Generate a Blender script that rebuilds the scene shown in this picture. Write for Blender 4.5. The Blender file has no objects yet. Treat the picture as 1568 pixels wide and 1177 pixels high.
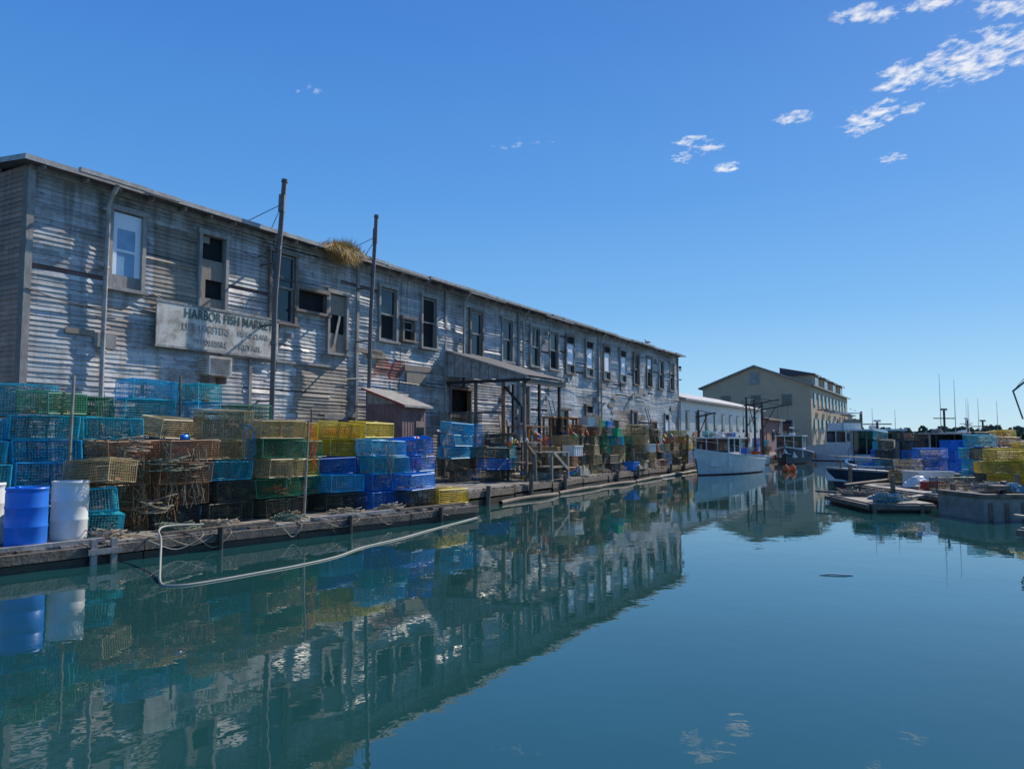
import bpy, math, random
from mathutils import Vector, Matrix, Euler, noise as mnoise
random.seed(7)
R=random.random
def U(a,b): return random.uniform(a,b)
scene=bpy.context.scene
COL=scene.collection

# ------------------------------------------------------------ materials
def M(name,col,rough=.65,var=.3,scale=3.0,col2=None,bump=0.0,metal=0.0,stretch=(1,1,1),contrast=(.3,.7),bscale=None,spec=.5):
    m=bpy.data.materials.new(name); m.use_nodes=True
    nt=m.node_tree; N=nt.nodes; L=nt.links
    b=N['Principled BSDF']
    tc=N.new('ShaderNodeTexCoord'); mp=N.new('ShaderNodeMapping'); mp.inputs['Scale'].default_value=stretch
    L.new(tc.outputs['Object'],mp.inputs[0])
    nz=N.new('ShaderNodeTexNoise'); nz.inputs['Scale'].default_value=scale; nz.inputs['Detail'].default_value=6; nz.inputs['Roughness'].default_value=.65
    L.new(mp.outputs[0],nz.inputs['Vector'])
    cr=N.new('ShaderNodeValToRGB'); e=cr.color_ramp.elements
    e[0].position=contrast[0]; e[1].position=contrast[1]
    lo=[c*(1-var) for c in col]; hi=[min(1,c*(1+var)) for c in col]
    if col2: lo=list(col2); hi=list(col)
    e[0].color=(*lo,1); e[1].color=(*hi,1)
    L.new(nz.outputs['Fac'],cr.inputs[0]); L.new(cr.outputs[0],b.inputs['Base Color'])
    b.inputs['Roughness'].default_value=rough; b.inputs['Metallic'].default_value=metal
    b.inputs['Specular IOR Level'].default_value=spec
    if bump>0:
        bp=N.new('ShaderNodeBump'); bp.inputs['Strength'].default_value=bump; bp.inputs['Distance'].default_value=.02
        n2=N.new('ShaderNodeTexNoise'); n2.inputs['Scale'].default_value=bscale or scale*4; n2.inputs['Detail'].default_value=5
        L.new(mp.outputs[0],n2.inputs['Vector']); L.new(n2.outputs['Fac'],bp.inputs['Height']); L.new(bp.outputs[0],b.inputs['Normal'])
    return m

PITCH=.115
def siding_mat(name,base,stain,worn,amount=.5,rough=.45):
    m=bpy.data.materials.new(name); m.use_nodes=True
    nt=m.node_tree; N=nt.nodes; L=nt.links; b=N['Principled BSDF']
    tc=N.new('ShaderNodeTexCoord')
    sx=N.new('ShaderNodeSeparateXYZ'); L.new(tc.outputs['Object'],sx.inputs[0])
    def math_(op,a,bv=None):
        n=N.new('ShaderNodeMath'); n.operation=op
        if not isinstance(a,(int,float)): L.new(a,n.inputs[0])
        else: n.inputs[0].default_value=a
        if bv is not None:
            if isinstance(bv,(int,float)): n.inputs[1].default_value=bv
            else: L.new(bv,n.inputs[1])
        return n.outputs[0]
    row=math_('FLOOR',math_('DIVIDE',math_('SUBTRACT',sx.outputs[2],.4),PITCH))
    wr=N.new('ShaderNodeTexWhiteNoise'); wr.noise_dimensions='1D'; L.new(row,wr.inputs['W'])
    seg=math_('FLOOR',math_('ADD',math_('DIVIDE',math_('ADD',sx.outputs[0],sx.outputs[1]),2.7),math_('MULTIPLY',wr.outputs['Value'],7.0)))
    cx=N.new('ShaderNodeCombineXYZ'); L.new(row,cx.inputs[0]); L.new(seg,cx.inputs[1])
    wn=N.new('ShaderNodeTexWhiteNoise'); wn.noise_dimensions='2D'; L.new(cx.outputs[0],wn.inputs['Vector'])
    def noi(scale,st,detail=8,rg=.7,off=0):
        mp=N.new('ShaderNodeMapping'); mp.inputs['Scale'].default_value=st; mp.inputs['Location'].default_value=(off,off,off); L.new(tc.outputs['Object'],mp.inputs[0])
        n=N.new('ShaderNodeTexNoise'); n.inputs['Scale'].default_value=scale; n.inputs['Detail'].default_value=detail; n.inputs['Roughness'].default_value=rg
        L.new(mp.outputs[0],n.inputs['Vector']); return n.outputs['Fac']
    n1=noi(.55,(1,1,1)); n2=noi(1.6,(1.2,1.2,14),8,.75); n3=noi(4.5,(1,1,1.6),10,.72); n4=noi(1.1,(3.2,3.2,.22),6,.6); n5=noi(.38,(1,1,1.8),9,.74,7.3)
    def ramp(a,p0,p1):
        r=N.new('ShaderNodeMapRange'); r.inputs[1].default_value=p0; r.inputs[2].default_value=p1; L.new(a,r.inputs[0]); return r.outputs[0]
    def mix(f,a,c):
        x=N.new('ShaderNodeMix'); x.data_type='RGBA'
        L.new(f,x.inputs[0])
        for i,v in ((6,a),(7,c)):
            if isinstance(v,tuple): x.inputs[i].default_value=(*v,1)
            else: L.new(v,x.inputs[i])
        return x.outputs[2]
    c=mix(math_('MULTIPLY',ramp(n1,.40,.62),amount),base,stain)
    c=mix(math_('MULTIPLY',ramp(n2,.53,.64),.7),c,worn)
    c=mix(math_('MULTIPLY',ramp(n3,.57,.62),.75),c,tuple(x*.8 for x in worn))
    c=mix(math_('MULTIPLY',ramp(n4,.50,.66),.62),c,(.21,.135,.085))
    c=mix(math_('MULTIPLY',ramp(n5,.52,.58),.62),c,(.24,.18,.13))
    # dark brown streaks, stronger towards the top of the wall
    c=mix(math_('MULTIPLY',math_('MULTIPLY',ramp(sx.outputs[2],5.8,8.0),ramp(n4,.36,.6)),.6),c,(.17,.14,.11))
    hs=N.new('ShaderNodeHueSaturation'); L.new(c,hs.inputs['Color'])
    L.new(math_('ADD',math_('MULTIPLY',wn.outputs['Value'],.44),.74),hs.inputs['Value'])
    L.new(hs.outputs[0],b.inputs['Base Color'])
    b.inputs['Roughness'].default_value=rough
    bp=N.new('ShaderNodeBump'); bp.inputs['Strength'].default_value=.3; bp.inputs['Distance'].default_value=.01
    L.new(n2,bp.inputs['Height']); L.new(bp.outputs[0],b.inputs['Normal'])
    return m

m_side=siding_mat('clapboard_white',(.57,.57,.56),(.34,.33,.31),(.21,.18,.15),.7,.4)
m_tan=siding_mat('clapboard_bare',(.38,.33,.26),(.24,.21,.17),(.16,.14,.12),.6,.7)
m_red=siding_mat('clapboard_peeled_red',(.42,.07,.05),(.4,.15,.12),(.45,.40,.38),.5,.7)
m_end=siding_mat('clapboard_brown',(.46,.25,.18),(.32,.18,.13),(.2,.13,.1),.6,.7)
m_trim=M('weathered_trim',(.40,.39,.37),.6,.3,5,col2=(.19,.17,.15),bump=.3,stretch=(1,1,.4))
m_trimd=M('trim_brown',(.20,.16,.13),.7,.3,4,bump=.3)
m_glass=M('window_glass',(.02,.035,.04),.06,.4,2,spec=.7)
m_dark=M('dark_interior',(.012,.012,.013),.9,.3,2)
m_pale=M('pale_sash_and_sky_reflection',(.80,.88,.95),.5,.05,3)  # pale blue paints sky reflection into panes; also colours sashes and blinds
m_blueglass=M('blue_window_film',(.22,.38,.55),.25,.2,2)
m_ply=M('plywood_patch',(.36,.30,.24),.75,.3,4,col2=(.2,.16,.12),bump=.2,stretch=(4,4,1))
m_roof=M('tar_roof',(.10,.10,.10),.85,.3,3,bump=.4)
m_gut=M('gutter_metal',(.50,.50,.48),.5,.3,4,col2=(.23,.2,.18),bump=.2)
m_pipe=M('galvanised_pipe',(.17,.17,.18),.6,.3,6,col2=(.12,.09,.07),metal=.2)
m_signw=M('sign_paint_white',(.66,.63,.56),.6,.2,2.5,col2=(.32,.28,.23),bump=.1,contrast=(.38,.58))
m_signg=M('sign_lettering_green',(.03,.08,.06),.6,.5,9,col2=(.22,.23,.21),contrast=(.3,.5))
m_signf=M('sign_lettering_faded',(.22,.20,.17),.6,.5,9,col2=(.5,.48,.43),contrast=(.4,.6))
m_wood=M('weathered_timber',(.24,.19,.14),.8,.4,5,col2=(.09,.07,.055),bump=.5)
m_wood2=M('grey_plank',(.42,.38,.32),.8,.35,4,col2=(.18,.16,.13),bump=.4)
m_wetwood=M('wet_timber',(.035,.03,.022),.5,.5,4,bump=.5)
m_brownwood=M('brown_wood',(.32,.15,.06),.7,.4,4,bump=.3)
m_concrete=M('concrete_float',(.36,.34,.30),.85,.3,2.5,col2=(.17,.16,.13),bump=.5)
m_white=M('white_gelcoat',(.78,.78,.76),.35,.08,3,col2=(.6,.59,.56))
m_hulldark=M('dark_hull_paint',(.015,.03,.05),.35,.3,3)
m_hullblue=M('blue_hull_paint',(.02,.09,.28),.35,.3,3)
m_hullred=M('bottom_paint_red',(.25,.04,.03),.6,.3,3)
m_barblue=M('blue_plastic',(.01,.16,.66),.35,.15,4,bump=.05)
m_barwhite=M('white_plastic',(.78,.78,.76),.4,.08,3,col2=(.6,.59,.54))
m_tote=M('tote_blue',(.015,.20,.66),.45,.2,4)
m_green=M('green_plastic',(.02,.38,.15),.45,.2,4)
m_orange=M('orange_buoy',(.80,.14,.03),.45,.15,4)
m_red2=M('red_paint',(.4,.05,.04),.5,.4,4)
m_rope=M('rope',(.36,.30,.21),.9,.3,20)
m_ropeb=M('rope_blue',(.05,.25,.4),.9,.3,20)
m_ropew=M('pvc_hose',(.34,.34,.29),.7,.12,1)
m_tanwall=M('tan_clapboard_far',(.52,.385,.255),.75,.1,.6)
m_roofbrown=M('far_roof',(.26,.20,.16),.85,.2,1)
m_roofdark=M('far_roof_dark',(.08,.08,.09),.85,.2,1)
m_leaf=M('distant_foliage',(.085,.12,.075),.9,.4,.08,bump=0)  # muted leaf colour with distance haze mixed in
m_grass=M('dead_grass',(.50,.31,.09),.8,.4,3)
m_bird=M('gull_feathers',(.6,.6,.6),.7,.2,8)
m_birdg=M('gull_grey',(.25,.26,.28),.7,.2,8)
m_shed=M('shed_mauve',(.20,.12,.12),.8,.3,3,bump=.3)
m_steel=M('black_steel',(.03,.03,.03),.5,.3,4)
m_tarp=M('canvas_tarp',(.40,.36,.28),.85,.3,3,bump=.5)
TR={}
for k,c in dict(blue=(.015,.28,.86),teal=(.02,.56,.68),yellow=(.95,.68,.02),green=(.04,.26,.12),
        dark=(.055,.065,.05),tan=(.56,.42,.20),rust=(.38,.18,.08),lblue=(.04,.58,.92),olive=(.46,.42,.03)).items():
    TR[k]=M('trap_wire_'+k,c,.5,.35,6,col2=tuple(x*.6+.01 for x in c),contrast=(.35,.6))
m_net=M('trap_netting',(.16,.20,.14),.9,.4,9)
m_netw=M('bait_bag',(.42,.22,.10),.9,.4,9)

# ------------------------------------------------------------ mesh builder
class MB:
    def __init__(s): s.v=[]; s.f=[]; s.m=[]
    def poly(s,pts,m=0):
        i=len(s.v); s.v+= [tuple(p) for p in pts]; s.f.append(tuple(range(i,i+len(pts)))); s.m.append(m)
    def box(s,c,d,m=0,rz=0,rx=0,ry=0):
        mt=Matrix.Translation(c)@Euler((rx,ry,rz)).to_matrix().to_4x4()
        i=len(s.v)
        for x in(-.5,.5):
            for y in(-.5,.5):
                for z in(-.5,.5): s.v.append(tuple(mt@Vector((x*d[0],y*d[1],z*d[2]))))
        for q in((0,1,3,2),(4,6,7,5),(0,4,5,1),(2,3,7,6),(0,2,6,4),(1,5,7,3)):
            s.f.append(tuple(i+k for k in q)); s.m.append(m)
    def bb(s,x0,x1,y0,y1,z0,z1,m=0): s.box(((x0+x1)/2,(y0+y1)/2,(z0+z1)/2),(abs(x1-x0),abs(y1-y0),abs(z1-z0)),m)
    def cyl(s,a,b,r,r2=None,seg=8,m=0,cap=True):
        a=Vector(a);b=Vector(b); r2=r if r2 is None else r2
        ax=(b-a).normalized(); t=Vector((0,0,1)) if abs(ax.z)<.9 else Vector((1,0,0))
        p=ax.cross(t).normalized(); q=ax.cross(p)
        i=len(s.v)
        for k in range(seg):
            an=2*math.pi*k/seg; o=p*math.cos(an)+q*math.sin(an)
            s.v.append(tuple(a+o*r)); s.v.append(tuple(b+o*r2))
        for k in range(seg):
            j=(k+1)%seg; s.f.append((i+2*k,i+2*j,i+2*j+1,i+2*k+1)); s.m.append(m)
        if cap:
            s.f.append(tuple(i+2*k for k in range(seg))[::-1]); s.m.append(m)
            s.f.append(tuple(i+2*k+1 for k in range(seg))); s.m.append(m)
    def lathe(s,c,prof,seg=20,m=0):
        i=len(s.v); n=len(prof)
        for r,z in prof:
            for k in range(seg):
                an=2*math.pi*k/seg; s.v.append((c[0]+r*math.cos(an),c[1]+r*math.sin(an),c[2]+z))
        for a in range(n-1):
            for k in range(seg):
                j=(k+1)%seg; s.f.append((i+a*seg+k,i+a*seg+j,i+(a+1)*seg+j,i+(a+1)*seg+k)); s.m.append(m)
        s.f.append(tuple(i+k for k in range(seg))[::-1]); s.m.append(m)
        s.f.append(tuple(i+(n-1)*seg+k for k in range(seg))); s.m.append(m)
    def tube(s,pts,r,seg=6,m=0):
        P=[Vector(p) for p in pts]; i=len(s.v); up=Vector((0,0,1)); n=len(P)
        for a in range(n):
            t=(P[min(n-1,a+1)]-P[max(0,a-1)])
            t=t.normalized() if t.length>1e-6 else Vector((1,0,0))
            ref=up if abs(t.z)<.95 else Vector((0,1,0))
            p=t.cross(ref).normalized(); q=t.cross(p)
            for k in range(seg):
                an=2*math.pi*k/seg; s.v.append(tuple(P[a]+(p*math.cos(an)+q*math.sin(an))*r))
        for a in range(n-1):
            for k in range(seg):
                j=(k+1)%seg; s.f.append((i+a*seg+k,i+a*seg+j,i+(a+1)*seg+j,i+(a+1)*seg+k)); s.m.append(m)
    def build(s,name,mats,parent=None,loc=(0,0,0),rz=0,smooth=False,bevel=0):
        me=bpy.data.meshes.new(name); me.from_pydata(s.v,[],s.f); 
        for x in mats: me.materials.append(x)
        me.polygons.foreach_set('material_index',s.m)
        if smooth: me.polygons.foreach_set('use_smooth',[True]*len(s.f))
        me.update()
        o=bpy.data.objects.new(name,me); COL.objects.link(o)
        if parent: o.parent=parent
        o.location=loc; o.rotation_euler=(0,0,rz)
        if bevel:
            b=o.modifiers.new('b','BEVEL'); b.width=bevel; b.segments=2; b.limit_method='ANGLE'
        return o
def empty(name,loc=(0,0,0),rz=0):
    e=bpy.data.objects.new(name,None); COL.objects.link(e); e.location=loc; e.rotation_euler=(0,0,rz); e.empty_display_size=.3; return e
def spline(pts,n=8):
    out=[]; P=[Vector(p) for p in pts]; P=[P[0]]+P+[P[-1]]
    for i in range(1,len(P)-2):
        for k in range(n):
            t=k/n; a,b,c,d=P[i-1],P[i],P[i+1],P[i+2]
            out.append(.5*((2*b)+(c-a)*t+(2*a-5*b+4*c-d)*t*t+(3*b-a-3*c+d)*t**3))
    out.append(P[-2]); return out

# ------------------------------------------------------------ frames of reference
AX,AY=-10.71,16.67
DX,DY=.4986,.8668
WANG=math.atan2(DY,DX)
def BW(u,o,z=0): return (AX+DX*u+DY*o, AY+DY*u-DX*o, z)
EX,EY=.6075,.7943; FX,FY=-7.18,10.95
FANG=math.atan2(EY,EX)
def FW(s,w,z=0): return (FX+EX*s-EY*w, FY+EY*s+EX*w, z)

# ------------------------------------------------------------ long fish market building
bld=empty('fish_market_building',(AX,AY,0),WANG)
LEN=45.95; TOP=7.93; BASE=.35
wins=[
 (1.95,2.75,5.6,7.45,'bluesash'),(4.5,5.3,5.45,7.45,'plyholes'),(6.98,7.92,5.45,7.5,'glass'),
 (8.05,9.3,5.95,6.55,'slot'),(9.45,10.25,4.75,6.65,'halfply'),(12.0,12.9,5.45,7.3,'halfdark'),
 (13.35,13.98,5.6,6.3,'dark'),(14.5,15.4,5.45,7.35,'dark'),(17.9,18.8,5.45,7.3,'glass'),(20.5,21.4,5.45,7.3,'glass'),
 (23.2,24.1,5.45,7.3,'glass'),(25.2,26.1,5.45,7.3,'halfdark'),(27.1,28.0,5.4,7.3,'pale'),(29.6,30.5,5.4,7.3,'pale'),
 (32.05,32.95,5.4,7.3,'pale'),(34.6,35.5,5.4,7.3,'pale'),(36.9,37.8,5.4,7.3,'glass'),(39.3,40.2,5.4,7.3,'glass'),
 (41.7,42.6,5.4,7.3,'glass'),(44.0,44.9,5.4,7.3,'glass'),
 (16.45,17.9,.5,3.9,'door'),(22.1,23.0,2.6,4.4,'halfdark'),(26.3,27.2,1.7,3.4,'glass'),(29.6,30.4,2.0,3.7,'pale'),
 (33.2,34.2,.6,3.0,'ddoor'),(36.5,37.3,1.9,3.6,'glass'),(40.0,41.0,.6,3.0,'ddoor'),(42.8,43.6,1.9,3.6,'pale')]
mb=MB()
def warp(u,z): 
    w=.10*mnoise.noise(Vector((u*.42+z*.30,z*.5,3)))+.026*mnoise.noise(Vector((u*1.5+z*.9,z*1.2,9)))
    return max(-.065,w)
def side_mat(u,z):
    e=.12*mnoise.noise(Vector((u*2,z*3,0)))
    if 2.95<u<4.35 and 5.0<z<7.35: return 1
    if 7.95+e<u<10.7 and 1<z<4.25: return 1
    if 34<u<36.3 and z<3.6: return 1
    if 11.7<u<13.5+e*3 and 4.1+e*2<z<4.7+e*2: return 2
    return 0
rows=int((TOP-BASE)/PITCH)+1
for r in range(rows):
    z0=.4+r*PITCH; z1=z0+PITCH+.004
    if z0>TOP-.05: break
    z1=min(z1,TOP)
    ints=[(0,LEN)]
    for (a,b,c,d,s) in wins:
        if z1-.03>c and z0+.03<d:
            new=[]
            for (p,q) in ints:
                if b<=p or a>=q: new.append((p,q))
                else:
                    if a>p: new.append((p,a))
                    if b<q: new.append((b,q))
            ints=new
    for (p,q) in ints:
        u=p
        while u<q-1e-4:
            bl=min(q,u+U(1.4,4.2)); 
            if q-bl<.3: bl=q
            lip=.024+U(-.008,.009); dz=U(-.006,.006); sag=U(-.012,.012)
            if R()<.05: lip+=.025; dz-=.03
            gap=R()<.025 and bl-u<2.8
            n=max(1,int((bl-u)/.3)); 
            for k in range(n):
                ua=u+(bl-u)*k/n; ub=u+(bl-u)*(k+1)/n
                za=dz+sag*k/n; zb=dz+sag*(k+1)/n
                mm=side_mat((ua+ub)/2,z0)
                wa,wb=warp(ua,z0),warp(ub,z0); wa1,wb1=warp(ua,z1),warp(ub,z1)
                if gap:
                    mb.poly([(ua,.03+wa,z0),(ub,.03+wb,z0),(ub,.03+wb1,z1),(ua,.03+wa1,z1)],3); continue
                a0=(ua,-lip+wa,z0+za); b0=(ub-(.004 if k==n-1 else 0),-lip+wb,z0+zb)
                a1=(ua,-.002+wa1,z1+za); b1=(ub,-.002+wb1,z1+zb)
                mb.poly([a0,b0,b1,a1],mm)
                mb.poly([(ua,.01+wa,z0+za),(ub,.01+wb,z0+zb),b0,a0],mm)
            u=bl
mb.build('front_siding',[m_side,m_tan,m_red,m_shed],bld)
mb=MB()
for r in range(rows+14):
    z0=.4+r*PITCH
    ymin=max(0,(z0-TOP+.05)/.1) if z0>TOP-.05 else 0
    if ymin>11: break
    u=ymin
    while u<12:
        b=min(12,u+U(2,4)); lip=.018+U(-.004,.006)
        mb.poly([(-lip,b,z0),(-lip,u,z0),(-.002,u,z0+PITCH),(-.002,b,z0+PITCH)],0)
        mb.poly([(-lip,u,z0),(-lip,b,z0),(.01,b,z0),(.01,u,z0)],0); u=b
mb.build('end_siding',[m_end],bld)
mb=MB(); mb.bb(.1,LEN-.03,.35,11.9,.3,TOP-.1,0); mb.build('inner_core',[m_dark],bld)
mb=MB()
mb.bb(-.045,.11,-.09,-.0,.4,TOP-.02,0); mb.bb(-.048,-.02,-.088,.12,.4,TOP-.02,1)
mb.bb(LEN-.12,LEN+.02,-.085,.1,.4,TOP-.02,0)
for u in (10.75,16.0,21.95,31.2): mb.bb(u,u+.12,-.09,0,.4,TOP-.04,0)
mb.build('corner_boards',[m_trim,m_trimd],bld)
mb=MB()
def roofpoly(u0,u1,o,z):
    mb.poly([(u0,-o,z),(u1,-o,z),(u1,12,z+1.2),(u0,12,z+1.2)],0)
    mb.poly([(u0,-o,z-.12),(u0,12,z+1.08),(u1,12,z+1.08),(u1,-o,z-.12)],0)
    mb.poly([(u0,-o,z-.12),(u1,-o,z-.12),(u1,-o,z),(u0,-o,z)],1)
    mb.poly([(u0,-o,z-.12),(u0,-o,z),(u0,12,z+1.2),(u0,12,z+1.08)],1)
    mb.poly([(u1,-o,z-.12),(u1,12,z+1.08),(u1,12,z+1.2),(u1,-o,z)],1)
u=-.3; i=0
while u<LEN+.2:
    b=min(LEN+.25,u+U(1.6,3.6)); roofpoly(u,b,U(.40,.50),TOP+.13+.012*(i%3)); u=b; i+=1
mb.build('roof',[m_roof,m_gut],bld)
mb=MB()
u=-.25
while u<LEN:
    b=min(LEN+.2,u+U(.8,3.2))
    if R()<.66:
        o=U(.50,.66); z=TOP+.08+U(-.02,.01)
        mb.box(((u+b)/2,-o-.02,z-.02),(b-u-.02,.1,.10),0,ry=U(-.006,.006))
    for k in range(int((b-u)/.8)): mb.box((u+.4+k*.8,-.2,TOP-.02),(.05,.36,.09),1)
    u=b
mb.box((LEN/2,-.05,TOP-.02),(LEN,.08,.14),1)
mb.build('gutter',[m_gut,m_trim],bld)
mb=MB()
for (a,b,c,d,s) in wins:
    tw=.10; t=7 if R()<.45 else 0
    mb.bb(a-tw+.01,a+.01,-.10,.12,c-.02,d+.02,t); mb.bb(b-.01,b+tw-.01,-.10,.12,c-.02,d+.02,t)
    mb.bb(a-tw-.03,b+tw+.03,-.12,.12,d+.02,d+.15,t); mb.bb(a-tw-.05,b+tw+.05,-.16,.12,c-.10,c-.02,t)
    mid=(c+d)/2+U(-.03,.03); sb=.05
    def sash(z0,z1,y,mat,bars=0):
        mb.bb(a+.012,a+sb,y-.03,y+.01,z0,z1,0); mb.bb(b-sb,b-.012,y-.03,y+.01,z0,z1,0)
        mb.bb(a+sb,b-sb,y-.03,y+.01,z0,z0+sb,0); mb.bb(a+sb,b-sb,y-.03,y+.01,z1-sb,z1,0)
        mb.bb(a+sb,b-sb,y+.012,y+.02,z0+sb,z1-sb,mat)
        if bars: mb.bb((a+b)/2-.015,(a+b)/2+.015,y-.02,y+.008,z0+sb,z1-sb,0)
    if s in('glass','bluesash','pale','halfdark','halfply'):
        up={'glass':1,'bluesash':1,'pale':1,'halfdark':1,'halfply':4}[s]; lo={'glass':1,'bluesash':1,'pale':3,'halfdark':2,'halfply':4}[s]
        if s=='bluesash':
            mb.bb(a+.012,b-.012,-.02,.02,d-.4,d-.01,3); mb.bb(a+.012,b-.012,-.02,.02,c+.01,c+.3,0)
            mb.bb(a+.012,a+.16,-.018,.02,c+.3,d-.4,3); mb.bb(b-.16,b-.012,-.018,.02,c+.3,d-.4,3)
            mb.bb(a+.16,b-.16,.0,.03,c+.3,d-.4,6); mb.bb(a+.16,b-.16,-.025,-.002,mid-.03,mid+.03,3)
        elif s=='halfply':
            mb.bb(a+.012,b-.012,.0,.03,mid+.3,d-.01,4); mb.bb(a+.012,b-.012,.0,.03,c+.02,c+.62,4); mb.bb(a+.1,b-.012,.05,.07,c+.6,mid+.3,2)
            mb.box((a+.4,-.03,mid-.2),(.1,.02,1.0),0,ry=.25)
        elif s=='pale':
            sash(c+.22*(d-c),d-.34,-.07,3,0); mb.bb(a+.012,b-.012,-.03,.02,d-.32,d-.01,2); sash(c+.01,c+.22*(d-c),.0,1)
        else:
            sash(mid,d-.01,.0,up,R()<.3); sash(c+.01,mid+.03,.045,lo)
            if R()<.35: mb.bb(a+.06,b-.06,-.035,-.03,mid+U(.2,.5),d-.07,random.choice([0,3,4]))
    elif s=='plyholes':
        mb.bb(a+.012,b-.012,0,.03,mid-.2,mid+.35,4); mb.bb(a+.012,b-.012,.09,.1,c,d,2)
        mb.bb(a+.012,b-.012,0,.03,c+.01,c+.3,4); mb.bb(a+.012,a+.3,0,.032,d-.2,d-.01,4); mb.bb(a+.012,a+.2,0,.03,c+.3,mid-.2,4)
    elif s in('dark','slot'):
        mb.bb(a+.012,b-.012,.09,.1,c+.01,d-.01,2)
        if s=='dark': sash(mid,d-.01,.02,2)
    elif s=='door':
        mb.bb(a+.012,b-.012,.25,.27,c+.01,d-.01,2); mb.bb(a+.05,a+.85,.10,.15,c+.02,c+2.3,5); mb.bb(a+.15,a+.75,.08,.099,c+1.3,c+2.1,2); mb.bb(a+.012,b-.012,.05,.12,c+2.3,c+2.42,7)
    elif s=='ddoor':
        mb.bb(a+.012,b-.012,.04,.08,c+.01,d-.01,5); mb.bb(a+.2,b-.2,.025,.039,c+1.3,d-.3,1)
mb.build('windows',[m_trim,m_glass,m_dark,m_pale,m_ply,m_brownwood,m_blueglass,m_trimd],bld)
mb=MB()
for u,zb in ((1.75,.6),(17.2,5.4),(22.25,1),(31.4,.6)):
    mb.tube([(u,-.19,zb),(u,-.17,4),(u+.02,-.17,TOP-.45),(u+.02,-.3,TOP-.2),(u+.02,-.5,TOP)],.055,8,0)
    for z in (2,4,6,7.4): mb.box((u,-.11,z),(.16,.16,.04),0)
mb.build('downspouts',[m_gut],bld,smooth=True)
mb=MB()
for (u,zb,zt,r,ln) in ((6.60,.5,9.45,.075,.20),(10.80,2.4,9.45,.065,.16)):
    mb.cyl((u-.10,-.68,zb),(u-.06,-.70,6),r,seg=12); mb.cyl((u-.06,-.70,6),(u+ln,-.70,zt),r,seg=12)
    mb.cyl((u+ln,-.70,zt),(u+ln+.02,-.70,zt+.08),r+.02,seg=12,m=0)
    mb.cyl((u+.0,-.70,7.4),(u+.01,-.70,7.50),r+.02,seg=12); mb.cyl((u-.08,-.69,4.6),(u-.08,-.69,4.70),r+.02,seg=12)
    mb.cyl((u+.1,-.70,8.55),(u+.12,-.70,9.05),r+.018,seg=12)
    for z in(3,5.2,7.0): mb.box((u-.04,-.36,z),(.05,.62,.05),0)
    mb.cyl((u,-.70,8.7),(u-.45,.3,8.2),.012,seg=5); mb.cyl((u,-.70,8.5),(u+.6,.3,8.2),.012,seg=5)
mb.cyl((10.7,-.68,2.5),(10.7,0,2.35),.075,seg=12)
mb.build('vent_stacks',[m_pipe],bld,smooth=False)
mb=MB()
for pts in ([(7.0,-.09,7.9),(7.05,-.13,6.9),(8.0,-.09,6.75),(9.4,-.1,6.85)],[(3.0,-.1,5.6),(4.4,-.09,5.2),(6.6,-.12,5.55)],
            [(6.9,-.1,7.55),(6.4,-.1,7.2),(5.9,-.1,7.25)],[(10.2,-.09,3.9),(12,-.09,4.0),(16,-.09,3.9)],[(7.2,-.09,3.9),(7.3,-.09,5.4)],[(18,-.09,4.7),(30,-.09,4.6),(45,-.09,4.7)],[(12.95,-.1,3),(13.1,-.1,4.4),(13.1,-.12,7.6)],[(0,-.1,5.2),(1.2,-.12,5.0),(2.5,-.1,5.1)]):
    mb.tube(spline(pts,6),.014,5)
for k in range(34):
    u=U(.5,45); z=U(2,7.4)
    if any(a-.3<u<b+.3 and c-.3<z<d+.3 for a,b,c,d,s in wins): continue
    mb.box((u,-.12,z),(U(.08,.2),U(.14,.30),U(.1,.3)),1)
mb.build('conduits',[m_steel,m_gut],bld)
mb=MB()
for k in range(52):
    u=U(.3,45); z=U(1.5,5.1)
    if any(a-.8<u<b+.8 and c-.3<z<d+.3 for a,b,c,d,s in wins) or 2.5<u<8: continue
    mb.box((u,-.08,z),(U(.3,1.8),.03,U(.12,.4)),random.choice([0,0,1]),ry=U(-.02,.02))
mb.bb(8.0,9.6,-.10,-.05,4.22,4.30,0); mb.bb(5.2,8.1,-.10,-.05,4.2,4.27,0); mb.bb(6.2,6.3,-.10,-.05,1,4.2,0)
mb.build('wall_patches',[m_trim,m_ply],bld)
ac=MB(); ac.bb(4.5,5.25,-.5,-.03,3.62,4.12,0); 
for i in range(7): ac.bb(4.55,5.2,-.515,-.502,3.68+i*.06,3.70+i*.06,1)
for i in range(5): ac.bb(4.485,4.498,-.42,-.1,3.7+i*.07,3.72+i*.07,1)
ac.bb(4.6,4.65,-.42,-.03,3.4,3.6,1); ac.bb(5.1,5.15,-.42,-.03,3.4,3.6,1)
ac.build('air_conditioner',[m_signw,m_trimd],bld,bevel=.01)

sg=empty('fish_market_sign',BW(3.15,.14,4.28),WANG)
mb=MB(); mb.bb(0,4.05,-.02,.02,0,1.16,0)
mb.bb(-.03,4.08,-.035,-.021,1.13,1.19,1); mb.bb(-.03,4.08,-.035,-.021,-.03,.03,1)
for i in (1.35,2.7): mb.bb(i,i+.012,-.024,-.0205,.03,1.13,1)
mb.build('board',[m_signw,m_trim],sg)
def text(body,size,x,z,w,mat):
    c=bpy.data.curves.new('t','FONT'); c.body=body; c.size=size; c.extrude=.003; c.offset=.003; c.space_character=1.05
    o=bpy.data.objects.new('lettering',c); COL.objects.link(o); o.parent=sg; o.location=(x,-.028,z); o.rotation_euler=(math.pi/2,0,0)
    c.materials.append(mat); bpy.context.view_layer.update()
    o.scale=(w/max(.01,o.dimensions.x),1,1)
text('HARBOR FISH MARKET',.36,.8,.82,3.0,m_signg)
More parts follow.
